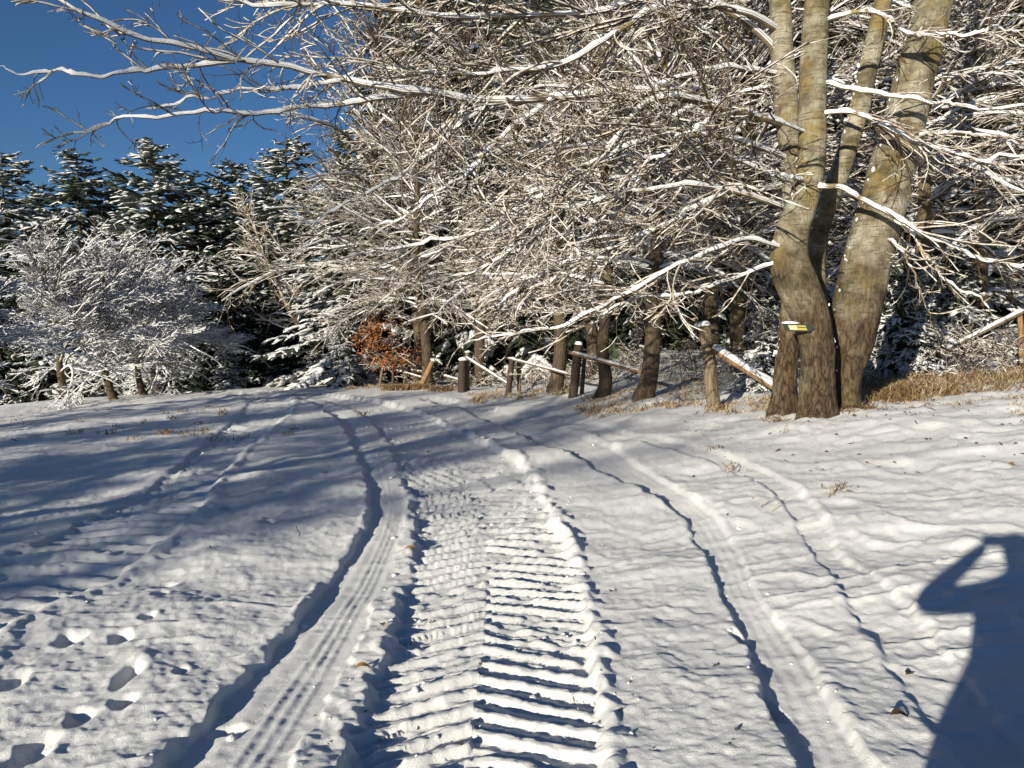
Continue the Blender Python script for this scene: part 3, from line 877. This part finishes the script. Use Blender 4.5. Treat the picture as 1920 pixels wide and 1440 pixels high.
# nearer trees of the same row, beyond the left edge: their shade lies on the field
for i, (x, y, rz, sc) in enumerate([(-15.5, 10.0, 2.2, .48), (-14.5, 4.0, 3.0, .64), (-12.8, -1.5, 4.2, .66), (-11.3, -4.2, 5.0, .80), (-14.2, -9.5, 1.9, .9), (-18.2, -3.0, .5, .72), (-17.8, -9.5, 2.6, .74), (-20.5, 2.5, 1.5, .58), (-16.2, 7.2, .4, .50), (-15.6, 1.2, 5.5, .66), (-15.0, -5.0, 3.3, .72), (-16.2, -13.0, 1.1, .80), (-21.5, -8.0, .2, .80)]):
    place(BL[i % 2], gpos(x, y), rz, sc, 'snowy tree of the left row standing beyond the picture edge', 'tree', 'unseen trees shading the field from the left')

# a slim pale tree, copied behind the photographer for the soft branch shadows on the near snow
PALE = make_broadleaf(61, H=8.6, spread=3.2, nl=30, zmin=2.0, r0=.12, lean=-.02, droop=-.3, dens=(3.2, 4, 3), rmin=.009, upang=.7, ps=.45, bark=M_PALE, limb=M_PALE, name='birch_tree')
for x, y, rz, sc in [(-21.0, -22.0, 2.0, 1.5)]:
    place(PALE, gpos(x, y), rz, sc, 'pale bare tree standing behind the photographer, known by its soft shadow', 'tree', None)

# --- forest edge of bare trees behind the fence
G = 'bare snowy trees along the forest edge'
for (px, d, v, rz, sc, lab) in [
    (1205, 14.2, 0, .3, .92, 'upright brown trunk tree just right of the mid fence rail'),
    (1128, 16.5, 1, 2.0, .9, 'leaning slim tree behind the fence between the thick post and the brown trunk'),
    (1040, 19.5, 2, 1.1, 1.0, 'stout moss-green trunk tree behind the sloping fence rail'),
    (805, 25.5, 0, 2.7, 1.0, 'dark trunk tree by the orange leafed sapling'),
    (790, 27.5, 1, 4.9, 1.2, 'tall bare tree with the dark twin trunk left of the first fence posts'),
    (690, 29.5, 0, 1.0, 1.55, 'tall bare tree rising behind the orange leafed sapling into the sky'),
    (905, 26.0, 1, 3.3, 1.15, 'dark trunk tree standing back behind the first fence posts'),
    (1390, 16.5, 0, 4.4, 1.0, 'bare tree in the shade behind the fallen rail'),
    (1705, 15.0, 1, 1.4, 1.05, 'bare snowy tree right behind the leaning pale stem'),
    (1850, 18.0, 0, 2.9, 1.1, 'bare snowy tree behind the right sloping rail'),
    (1990, 14.0, 2, 3.9, 1.0, 'bare snowy tree at the right picture edge'),
    (1100, 23.0, 1, .8, 1.3, 'tall bare snowy tree deep behind the thick dark post'),
    (870, 31.0, 1, 2.2, 1.5, 'tall bare snowy tree rising behind the collapsed fence to the frame top'),
    (1330, 22.0, 0, 5.0, 1.3, 'tall bare snowy tree deep behind the stout post'),
]:
    x, y = gpx(px, d)
    place(BL[v % 2], gpos(x, y), rz, sc, lab, 'tree', G)
# a slim pale tree leaning over the gap
x, y = gpx(628, 33.5)
place(PALE, gpos(x, y), .3, 1.0, 'pale bare tree leaning left across the gap in the wood', 'tree', None, tilt=(0, -.42))

# --- spruces
G = 'spruces behind the field'
for (px, d, top, v, rz, lab) in [
    (22, 50, 288, 1, .3, 'snow dusted spruce whose top is farthest left against the sky'),
    (160, 46, 283, 0, 1.3, 'broad dark spruce second from the left against the sky'),
    (300, 42, 264, 1, 2.2, 'tall snowy spruce with the highest top against the sky'),
    (375, 47, 322, 2, 3.1, 'dark spruce just right of the tallest snowy spruce'),
    (445, 44, 300, 0, 4.0, 'snow dusted spruce right of the dark one, by the sky gap'),
    (95, 56, 345, 2, 4.6, 'smaller dark spruce between the two leftmost spruce tops'),
    (232, 57, 345, 2, 5.2, 'dark spruce set back between two snowy tops'),
    (545, 40, 262, 1, 5.9, 'tall spruce partly veiled by the overhanging twigs'),
    (660, 30.5, 300, 1, .9, 'heavily snowed spruce beside the pale leaning bare tree'),
    (415, 37, 470, 2, 1.6, 'dark low spruce at the end of the left tree row'),
    (505, 38, 445, 2, 2.8, 'dark spruce standing in the gap where the track ends'),
    (590, 36, 430, 2, 3.7, 'dark spruce right of the gap where the track ends'),
    (330, 41, 480, 2, 4.4, 'dark spruce behind the far end of the left row'),
    (250, 40, 500, 0, .4, 'low spruce behind the third tree of the left row'),
    (120, 42, 520, 2, 5.0, 'low dark spruce behind the leftmost trunk'),
    (0, 42, 500, 2, 5.5, 'low dark spruce at the left edge behind the row'),
    (60, 62, 375, 2, 1.1, 'far dark spruce filling the gap left of the broad dark spruce'),
    (200, 63, 385, 2, 2.1, 'far dark spruce filling the gap left of the tallest snowy spruce'),
    (410, 60, 370, 2, 3.3, 'far dark spruce filling the gap by the overhanging branch'),
    (500, 58, 350, 0, 4.3, 'far spruce between the sky gap and the pale leaning tree'),
    (-90, 44, 420, 2, .7, 'dark spruce beyond the left edge behind the row'),
]:
    x, y = gpx(px, d)
    zb = float(base(x, y)) - .05
    H = (13, 14, 15)[v] if False else {0: 14, 1: 13, 2: 15}[v]
    ztop = at(px, top, d)[2]
    s = (ztop - zb) / H
    wv = 1.0 if s > .7 else 1.0
    place(SPR[v], (x, y, zb), rz, (max(s, .62) * 1.3, max(s, .62) * 1.3, s), lab, 'tree', G)
G = 'dark spruces deep in the wood'
k = 0
for (px, d, sc) in [(740, 37, 1.2), (830, 33, 1.15), (910, 36, 1.3), (985, 31, 1.2), (1060, 34, 1.3), (1140, 30, 1.2), (1225, 33, 1.3), (1300, 28, 1.15), (1385, 31, 1.2), (1460, 28, 1.2), (1545, 30, 1.25), (1625, 33, 1.3), (1700, 27, 1.15), (1785, 30, 1.25), (1870, 27, 1.2), (1960, 31, 1.3), (2060, 27, 1.2), (780, 42, 1.5), (1000, 43, 1.5), (1200, 42, 1.5), (1420, 42, 1.5), (1650, 42, 1.5), (1900, 42, 1.5)]:
    x, y = gpx(px, d)
    place(SPR[2 if k % 3 else 0], gpos(x, y), k * 1.7, sc, 'dark tall spruce deep in the wood behind the bare trees', 'tree', G)
    k += 1
for (px, py, d, sc, lab) in [(645, 729, 27.5, .95, 'small snow covered young spruce at the right edge of the track end'),
                             (1440, 690, 13.5, .62, 'young spruce with snowy boughs peeking out left of the pale tree'),
                             (1690, 690, 14.0, .85, 'young spruce in the shade right of the leaning pale stem'),
                             (1790, 690, 17.0, .9, 'young spruce in the shade behind the right sloping rail'),
                             (425, 735, 33.0, .9, 'young spruce at the foot of the dark spruces by the left row'),
                             (590, 732, 32.0, .8, 'young spruce by the dark gap where the track ends')]:
    x, y = gpx(px, d)
    place(YSP, gpos(x, y), px * .01, sc, lab, 'tree', 'young spruces')

# ------------------------------------------------------------------ orange beech sapling
def sapling(px, d, H):
    x, y = gpx(px, d)
    root = empty('beech_sapling', gpos(x, y))
    tag(root, 'beech sapling still holding clumps of orange leaves by the fence', 'tree')
    rg = np.random.default_rng(77)
    Q = crom(np.array([(0, 0, -.1, .05), (.05, 0, H * .4, .035), (-.05, 0, H * .75, .02), (0, 0, H, .006)]), 16)
    A = Acc(); A.tubes(Q[None, :, :3], Q[None, :, 3], ring_sec(7), np.zeros(7, int), ref=(0, 1.0, 0))
    A.build('trunk', [M_BROWN], root, smooth=True)
    P, R = spawn(Q[None, :, :3], Q[None, :, 3], rg, 1, .42, ang=(50, 85), flat=.4, K=7, n=34, rmin=.008, lcap=(.4, 1.4), curl=.8)
    P2, R2_ = spawn(P, R, rg, 6, .5, flat=.4, K=4, rmin=.006, lcap=(.15, .5))
    A = Acc(); add_twigs(A, P, R, rg, .008); add_twigs(A, P2, R2_, rg, .006)
    A.build('branches', [M_TWIG, M_TWIGSNOW], root)
    n = 1300
    cen = np.array([(-.55, -.2, 2.05), (-.75, -.1, 1.55), (-.25, -.3, .95), (.25, -.2, .95), (-.4, .1, 1.45), (.5, 0, 1.2), (0, .2, 2.3)])
    c = cen[rg.choice(7, n, p=[.2, .24, .2, .18, .08, .05, .05])] + rg.normal(size=(n, 3)) * np.array([.30, .25, .17])
    t1 = norm(rg.normal(size=(n, 3))); t2 = norm(np.cross(t1, rg.normal(size=(n, 3))))
    l = rg.uniform(.035, .06, (n, 1))
    v = np.stack([c - t1 * l, c + t2 * l * .55, c + t1 * l, c - t2 * l * .55], 1)
    A = Acc(); A.add(v, np.arange(n * 4).reshape(-1, 4)); A.build('foliage', [M_ORANGE], root)
sapling(735, 25.5, 2.9)

# ------------------------------------------------------------------ fences
def wpost(parent, a, b, r, mat_, name='post', cap=True, knots=0, seed=0):
    """round timber from a to b with a slightly uneven section; a snow cap on its top end"""
    rg = np.random.default_rng(seed)
    a = np.asarray(a, float); b = np.asarray(b, float)
    n = 14; sides = 10
    t = np.linspace(0, 1, n)[:, None]
    P = a + (b - a) * t + .12 * r * np.stack([vn(t[:, 0] * 3, t[:, 0] * 0 + seed), vn(t[:, 0] * 3, t[:, 0] * 0 + seed + 9), t[:, 0] * 0], 1)
    th = np.arange(sides)[None] / sides * 2 * math.pi
    ex = (1 + .07 * vn(np.cos(th) * 1.9 + t * 3, np.sin(th) * 1.9 + seed + t, seed + 1)) * (1.06 - .12 * t)
    sec = np.zeros((1, n, sides, 2)); sec[0, ..., 0] = np.cos(th) * ex; sec[0, ..., 1] = np.sin(th) * ex
    A = Acc(); A.tubes(P[None], np.full((1, n), r), sec, np.zeros(sides, int), cap=True, ref=(0, 1.0, 0) if abs(b[2] - a[2]) > .6 * np.linalg.norm(b - a) else None)
    o = A.build(name, [mat_], parent, smooth=False)
    if cap:
        A = Acc()
        z = np.array([0, .35, .75, .95]) * r * .9 + .003; rr = np.array([1.12, 1.2, .9, .1]) * r
        Pc = b + (norm(b - a) * z[:, None])
        cs = np.tile(ring_sec(10)[None, None], (1, 4, 1, 1)) * (1 + .22 * rg.normal(size=(1, 1, 10, 1)) + .10 * rg.normal(size=(1, 4, 10, 1)))
        A.tubes(Pc[None] + np.array([rg.normal() * .2 * r, 0, 0]), rr[None] * rg.uniform(.75, 1.05), cs, np.zeros(10, int), ref=(0, 1.0, 0))
        A.build('snow', [M_SNOW], o, smooth=True)
    return o
def wrail(parent, a, b, r, mat_, seed=0, name='rail', th=.014):
    o = wpost(parent, a, b, r, mat_, name, cap=False, seed=seed)
    rg = np.random.default_rng(seed + 5)
    P = np.asarray(a) + (np.asarray(b) - np.asarray(a)) * np.linspace(.02, .98, 26)[:, None]
    A = Acc(); snow_caps(A, P[None], np.full((1, 26), r * 1.05), rg, th=th, gap=0, wrap=-18)
    A.build('snow', [M_SNOW], o, smooth=True)
    return o
def foot(px, py, d):
    """point on the ray through (px,py) at depth d, dropped to just under the ground"""
    p = at(px, py, d); p[2] = base(p[0], p[1]) - .12
    return p
def fence(label, group, posts, rails):
    p0 = at(posts[0][0], posts[0][1], posts[0][4])
    root = empty('wooden_fence', (p0[0], p0[1], float(base(p0[0], p0[1]))))
    tag(root, label, 'fence', group)
    o = np.array(root.location)
    for k, (xb, yb, xt, yt, d, w, m) in enumerate(posts):
        wpost(root, foot(xb, yb, d) - o, at(xt, yt, d) - o, w / F * d / 2, m, seed=k + int(xb))
    for k, (x1, y1, d1, x2, y2, d2, w, m) in enumerate(rails):
        wrail(root, at(x1, y1, d1) - o, at(x2, y2, d2) - o, w / F * (d1 + d2) / 4, m, seed=k + int(x1))
GF = 'stretches of the broken wooden fence'
fence('collapsed fence stretch of thin leaning sticks beside the dark twin trunk', GF,
      [(710, 725, 717, 692, 26.5, 5, M_POST), (750, 722, 768, 688, 26, 7, M_POST), (784, 722, 811, 677, 25, 10, M_RAIL)],
      [(712, 686, 26.4, 792, 708, 25.6, 4, M_POST), (742, 688, 26.2, 800, 699, 25.8, 4, M_RAIL), (832, 704, 25, 872, 716, 24.5, 5, M_POST)])
fence('fence stretch of three post pairs with sloping rails across the middle', GF,
      [(866, 736, 866, 676, 22.3, 15, M_DARKPOST), (877, 728, 876, 661, 22.6, 9, M_POST), (952, 742, 960, 674, 20.3, 11, M_DARKPOST), (973, 735, 973, 680, 20.6, 7, M_POST),
       (1040, 725, 1040, 692, 19.5, 5, M_POST), (1072, 748, 1085, 647, 17.3, 17, M_DARKPOST), (1090, 728, 1097, 657, 17.7, 8, M_POST)],
      [(871, 668, 22.4, 962, 726, 21.0, 5, M_POST), (951, 671, 20.4, 1076, 704, 17.5, 5, M_POST), (1070, 661, 17.2, 1203, 697, 14.25, 8, M_RAIL)])
fence('stout bark-covered post with a fallen rail sloping to the pale tree', GF,
      [(1341, 760, 1322, 612, 12.0, 25, M_POST)],
      [(1334, 650, 12.05, 1456, 727, 10.6, 17, M_RAIL)])
fence('fence stretch at the right edge with one rail sloping down to the grass', GF,
      [(1918, 700, 1912, 583, 14.0, 10, M_RAIL), (1734, 702, 1752, 672, 14.2, 4, M_POST)],
      [(1925, 580, 13.9, 1758, 664, 14.1, 10, M_POST)])
# knot and cut branch stubs on the stout post are part of its rough outline

# ------------------------------------------------------------------ trail arrow sign
def trail_sign():
    d = 9.385
    c = at(1497, 613, d)
    root = empty('trail_sign', tuple(c))
    tag(root, 'small dark arrow board with cream and yellow fields on the front stem', 'sign')
    k = d / F
    def slab(name, poly, y0, y1, m, parent):
        bm = bmesh.new()
        f = [bm.verts.new((x * k, y0, -z * k)) for x, z in poly]; g = [bm.verts.new((x * k, y1, -z * k)) for x, z in poly]
        n = len(poly)
        bm.faces.new(f); bm.faces.new(g[::-1])
        for i in range(n): bm.faces.new((f[i], g[i], g[(i + 1) % n], f[(i + 1) % n]))
        bmesh.ops.recalc_face_normals(bm, faces=bm.faces)
        me = bpy.data.meshes.new(name); bm.to_mesh(me); bm.free(); me.materials.append(m)
        o = bpy.data.objects.new(name, me); COL.objects.link(o); o.parent = parent
        return o
    bd = slab('board', [(-30, -6), (22, -5), (32, 2.5), (21, 9), (-22, 8)], 0, .018, M_SIGN_DARK, root)
    slab('cream_panel', [(-20, -3.5), (-3, -3.3), (-1, 5.8), (-15.5, 5.5)], -.004, -.0005, M_SIGN_WHITE, bd)
    slab('yellow_panel', [(-2.2, -3.3), (13, -2.9), (14.5, .3), (-1.5, -.2)], -.004, -.0005, M_SIGN_YELLOW, bd)
    slab('yellow_panel', [(-1.2, 1.4), (15, 1.9), (17, 6.3), (-.4, 5.8)], -.004, -.0005, M_SIGN_YELLOW, bd)
    P = np.array([(-30 * k, .02, 7.5 * k), (-20 * k, .02, 8 * k), (-6 * k, .02, 7.6 * k), (2 * k, .02, 7 * k)])
    A = Acc(); Q = crom(P, 10)
    A.tubes(Q[None], np.full((1, 10), .022) * np.array([.4, .8, 1, 1.1, 1, 1.1, 1, .9, .6, .2])[None], ring_sec(8, .8), np.zeros(8, int))
    A.build('snow', [M_SNOW], root, smooth=True)
trail_sign()

# ------------------------------------------------------------------ grasses, undergrowth, litter
def blades(name, label, regions, mats, seed, hrange):
    rg = np.random.default_rng(seed)
    A = Acc()
    for (pxa, pxb, da, db, n, hs, ff) in regions:
        nt = max(1, n // 14)
        px = rg.uniform(pxa, pxb, nt); d = rg.uniform(da, db, nt)
        cx = (px - 960) / F * d; cy = d
        i = rg.integers(0, nt, n)
        x = cx[i] + rg.normal(size=n) * .07; y = cy[i] + rg.normal(size=n) * .09
        z = base(x, y) - .01
        h = rg.uniform(*hrange, n) * hs
        ln = norm(np.stack([rg.normal(size=n) + .3, rg.normal(size=n) * .8 - .2], 1)) * (h * rg.uniform(.4, 2.4, n))[:, None]
        wv = norm(np.stack([rg.normal(size=n), rg.normal(size=n) * .4, np.zeros(n)], 1)) * (.0035 + .0003 * d[i])[:, None]
        p0 = np.stack([x, y, z], 1)
        p1 = p0 + np.c_[ln * .35, h * .7]; p2 = p0 + np.c_[ln, h * rg.uniform(.55, 1.0, n)]
        V = np.stack([p0 - wv, p0 + wv, p1 + wv * .8, p1 - wv * .8, p2], 1)
        b0 = np.arange(n)[:, None] * 5
        m = (rg.random(n) < ff).astype(int)
        A.add(V, np.concatenate([b0 + np.array([0, 1, 2, 3]), b0 + np.array([3, 2, 4, 4])]), np.r_[m, m])
    o = A.build(name, mats)
    return tag(o, label, 'grass', kind='stuff')
blades('dry_grass', 'straw coloured dry grass along the bank, fence and tree foot', [
    (1600, 1990, 10.4, 13.8, 3000, 1.45, .4), (1560, 1640, 9.5, 9.9, 500, .9, .0), (1700, 1960, 9.6, 11, 900, .45, .5), (1640, 1720, 10.2, 11.5, 900, 1.2, .1),
    (720, 800, 24.3, 25.3, 1500, 1.3, .15), (800, 870, 23, 24.5, 700, 1.0, .5), (880, 1070, 18.3, 22, 900, 1.1, .7), (1090, 1330, 12.6, 16.8, 1700, .8, .75),
    (1330, 1480, 10.6, 12.6, 500, .7, .5), (1440, 1520, 9.5, 9.9, 160, .5, .1), (650, 720, 26, 28, 500, .8, .8), (1900, 2000, 8, 10, 260, .5, .3)],
    [M_STRAW, M_STRAW2], 8, (.05, .20))
blades('grass_stalks', 'sparse dark grass stalks poking through the snow of the field', [
    (20, 420, 12, 20, 420, .6, .0), (1250, 1910, 6.0, 9.3, 90, .5, .3), (420, 700, 9, 16, 60, .7, 0)], [M_STRAW, M_STRAW2], 9, (.06, .22))

def undergrowth():
    rg = np.random.default_rng(15)
    A = Acc()
    n = 640
    px = np.r_[rg.uniform(690, 1480, 420), rg.uniform(1640, 2000, 220)]; d = np.r_[np.interp(px[:420], [690, 870, 1080, 1340, 1480], [26.5, 23, 18.5, 13.2, 12.2]) + rg.uniform(1.5, 6, 420), rg.uniform(13, 17.5, 220)]
    x = (px - 960) / F * d; y = d
    p0 = np.stack([x, y, base(x, y) - .05], 1)
    K = 6; Q = np.zeros((n, K, 3)); Q[:, 0] = p0
    dr = norm(np.c_[rg.normal(size=(n, 2)) * .45, np.ones(n)]); L = rg.uniform(.3, 1.1, n)
    for j in range(1, K):
        dr = norm(dr + rg.normal(size=(n, 3)) * .13 + np.array([0, 0, -.07]))
        Q[:, j] = Q[:, j - 1] + dr * (L / (K - 1))[:, None]
    R = (.004 + .003 * L)[:, None] * np.linspace(1, .4, K)[None]
    P2, R2_ = spawn(Q, R, rg, 5, .5, ang=(35, 75), flat=.5, K=5, rmin=.005, lcap=(.15, .7))
    P3, R3_ = spawn(P2, R2_, rg, 6, .5, ang=(30, 65), flat=.5, K=3, rmin=.004, lcap=(.08, .3))
    add_twigs(A, Q, R, rg, .006); add_twigs(A, P2, R2_, rg, .010); add_twigs(A, P3, R3_, rg, .008)
    o = A.build('undergrowth', [M_TWIG, M_TWIGSNOW])
    tag(o, 'tangle of snowy brushwood along the forest floor behind the fence', 'undergrowth', kind='stuff')
undergrowth()

def leaf_mesh(name, m, l, w, seed):
    rg = np.random.default_rng(seed)
    t = np.linspace(0, 1, 7)
    wd = np.sin(t * math.pi) ** .7 * w
    zc = .25 * l * np.sin(t * math.pi * .9 + .3)
    V = []
    for i in range(7):
        V += [((t[i] - .5) * l, -wd[i], zc[i] + .3 * w + rg.normal() * .002), ((t[i] - .5) * l, 0, zc[i]), ((t[i] - .5) * l, wd[i], zc[i] + .3 * w + rg.normal() * .002)]
    f = []
    for i in range(6):
        for j in range(2):
            a = i * 3 + j; f.append((a, a + 1, a + 4, a + 3))
    A = Acc(); A.add(V, np.array(f))
    return A.build(name, [m])
for (px, py, l, m, rz, lab) in [(1685, 1356, .075, M_DEADLEAF, .1, 'dark curled leaf on the snow nearest the photographer shadow'),
                                (1146, 1106, .05, M_DEADLEAF, 1.2, 'small brown leaf beside the right wall of the tractor track'),
                                (680, 1262, .075, M_TANLEAF, .4, 'orange-tan leaf at the left edge of the tractor track'),
                                (716, 1178, .07, M_TANLEAF, 2.0, 'pale tan leaf farther up the left edge of the tractor track'),
                                (770, 1035, .09, M_TANLEAF, .2, 'tan leaf by the dark wall left of the tractor track'),
                                (1705, 1256, .06, M_DEADLEAF, .6, 'thin dark leaf on the snow above the curled dark leaf')]:
    p = at_ground(px, py)
    o = leaf_mesh('fallen_leaf', m, l, l * .3, int(px))
    o.location = (p[0], p[1], ground_z(p[0], p[1]) + .004); o.rotation_euler = (.1, .1, rz)
    tag(o, lab, 'leaf', 'single leaves lying on the snow')
p = at_ground(561, 1010)
A = Acc()
Q = crom(np.array([(0, 0, -.01), (.0, .01, .03), (-.012, .0, .055), (-.02, .0, .085)]), 10)
A.tubes(Q[None], np.full((1, 10), .004), ring_sec(6), np.zeros(6, int))
o = A.build('twig', [M_TWIG]); o.location = (p[0], p[1], ground_z(p[0], p[1]))
tag(o, 'short dark twig sticking up from the snow left of the car rut', 'twig')

def litter():
    rg = np.random.default_rng(19)
    n = 290
    px = np.r_[rg.uniform(1240, 1950, 170), rg.uniform(1560, 1760, 60), rg.uniform(300, 1400, 60)]; py = np.r_[720 + 170 * rg.random(170) ** 1.6, rg.uniform(745, 790, 60), rg.uniform(760, 1420, 60)]
    pts = np.array([at_ground(a, b) for a, b in zip(px, py)])
    z = base(pts[:, 0], pts[:, 1]) + relief(pts[:, 0], pts[:, 1])
    c = np.c_[pts[:, :2], z + .006]
    a = rg.uniform(0, 6.28, n); l = rg.uniform(.010, .036, n) * np.where(py > 950, .5, 1)
    t = np.stack([np.cos(a), np.sin(a), rg.normal(size=n) * .35], 1) * l[:, None]; b = np.stack([-np.sin(a), np.cos(a), rg.normal(size=n) * .6], 1) * (l * .42)[:, None]
    V = np.stack([c - t, c - b * .9, c + t, c + b + np.array([0, 0, .01])], 1)
    A = Acc(); i = np.arange(n)[:, None] * 4
    A.add(V, np.concatenate([i + np.array([0, 1, 3, 3]), i + np.array([1, 2, 3, 3])]))
    o = A.build('leaf_litter', [M_DEADLEAF])
    tag(o, 'scattered dark leaf scraps on the snow below the trees', 'leaf litter', kind='stuff')
litter()

def crumbs():
    rg = np.random.default_rng(29)
    A = Acc()
    pts = []
    for k, n, lo in (('A', 520, 0), ('B', 150, 0), ('C', 60, 0), ('E', 60, 0)):
        T = TRK[k]
        i = rg.integers(0, len(T) - 1, n)
        d = norm(np.gradient(T[:, :2], axis=0))[i]
        nr = np.stack([d[:, 1], -d[:, 0]], 1)
        side = np.where(rg.random(n) < .5, 1, -1) * (1 + rg.normal(size=n) * .30)
        if k == 'A':
            m = rg.random(n) < .45; side[m] = rg.uniform(-.95, .95, m.sum())
        p = T[i, :2] + nr * (side * T[i, 3])[:, None] + d * rg.uniform(-.15, .15, (n, 1))
        pts.append(p)
    p = np.vstack(pts); p = p[(p[:, 1] > 2.2) & (p[:, 1] < 14)]
    n = len(p)
    z = base(p[:, 0], p[:, 1]) + relief(p[:, 0], p[:, 1])
    r = rg.gamma(1.6, .0040, n) + .002
    ico = [(0, 0, 1), (.89, 0, .45), (.28, .85, .45), (-.72, .53, .45), (-.72, -.53, .45), (.28, -.85, .45), (.72, .53, -.45), (-.28, .85, -.45), (-.89, 0, -.45), (-.28, -.85, -.45), (.72, -.53, -.45), (0, 0, -1)]
    fc = [(0, 1, 2), (0, 2, 3), (0, 3, 4), (0, 4, 5), (0, 5, 1), (1, 6, 2), (2, 7, 3), (3, 8, 4), (4, 9, 5), (5, 10, 1), (6, 7, 2), (7, 8, 3), (8, 9, 4), (9, 10, 5), (10, 6, 1), (11, 7, 6), (11, 8, 7), (11, 9, 8), (11, 10, 9), (11, 6, 10)]
    V = np.array(ico)[None] * r[:, None, None] * (1 + .25 * rg.normal(size=(n, 12, 1))) * np.array([1.15, 1.15, .8]) + np.c_[p, z + r * .1][:, None]
    f4 = np.array([(a, b, c, c) for a, b, c in fc])
    A.add(V, (np.arange(n)[:, None, None] * 12 + f4[None]).reshape(-1, 4))
    o = A.build('snow_crumbs', [M_GROUND], smooth=True)
    tag(o, 'crumbs of snow thrown up along the tyre tracks', 'snow crumbs', kind='stuff')
crumbs()

# ------------------------------------------------------------------ the photographer, whose shadow falls into the picture
def photographer():
    root = empty('person', (0, 0, 0))
    tag(root, 'person in a dark coat holding up a phone, seen only as a shadow', 'person')
    g0 = float(base(0, -.5))
    V = [(-.06, -.42, .98), (-.06, -.41, 1.20), (-.06, -.40, 1.36), (-.06, -.38, 1.50), (-.06, -.36, 1.63), (-.06, -.36, 1.74),
         (-.26, -.38, 1.38), (-.44, -.12, 1.27), (-.15, -.07, 1.50), (-.07, -.05, 1.56),
         (.14, -.38, 1.38), (.34, -.14, 1.25), (.15, -.07, 1.50), (.07, -.05, 1.56),
         (-.18, -.44, .90), (-.22, -.43, .50), (-.24, -.46, .08), (-.25, -.34, .04),
         (.06, -.44, .90), (.10, -.43, .50), (.12, -.46, .08), (.13, -.34, .04)]
    Rr = [.26, .23, .19, .065, .105, .085, .10, .065, .045, .03, .10, .065, .045, .03, .15, .09, .06, .05, .15, .09, .06, .05]
    E = [(0, 1), (1, 2), (2, 3), (3, 4), (4, 5), (2, 6), (6, 7), (7, 8), (8, 9), (2, 10), (10, 11), (11, 12), (12, 13), (0, 14), (14, 15), (15, 16), (16, 17), (0, 18), (18, 19), (19, 20), (20, 21)]
    bm = bmesh.new()
    sk = bm.verts.layers.skin.verify()
    vs = []
    for (x, y, z), r in zip(V, Rr):
        v = bm.verts.new((x, y, z + g0 * (1 if z < .5 else .5))); v[sk].radius = (r, r * .85); vs.append(v)
    vs[0][sk].use_root = True
    for a, b in E: bm.edges.new((vs[a], vs[b]))
    me = bpy.data.meshes.new('body'); bm.to_mesh(me); bm.free()
    me.materials.append(M_COAT)
    o = bpy.data.objects.new('body', me); COL.objects.link(o); o.parent = root
    o.modifiers.new('skin', 'SKIN')
    s = o.modifiers.new('sub', 'SUBSURF'); s.levels = 2; s.render_levels = 2
    # coat skirt
    A = Acc()
    z = np.array([1.15, .95, .75, .58]); r = np.array([.24, .33, .38, .40])
    A.tubes(np.c_[np.full(4, -.06), np.full(4, -.42), z][None], r[None], ring_sec(20, .75), np.zeros(20, int))
    A.build('coat_skirt', [M_COAT], root, smooth=True)
    bm = bmesh.new(); bmesh.ops.create_cube(bm, size=1)
    bmesh.ops.scale(bm, vec=(.16, .010, .078), verts=bm.verts)
    bmesh.ops.bevel(bm, geom=bm.edges, offset=.003, segments=2, affect='EDGES')
    me = bpy.data.meshes.new('phone'); bm.to_mesh(me); bm.free(); me.materials.append(M_PHONE)
    ph = bpy.data.objects.new('phone', me); COL.objects.link(ph); ph.location = (0, -.03, 1.60)
    tag(ph, 'black phone held up in both hands by the photographer', 'phone')
photographer()
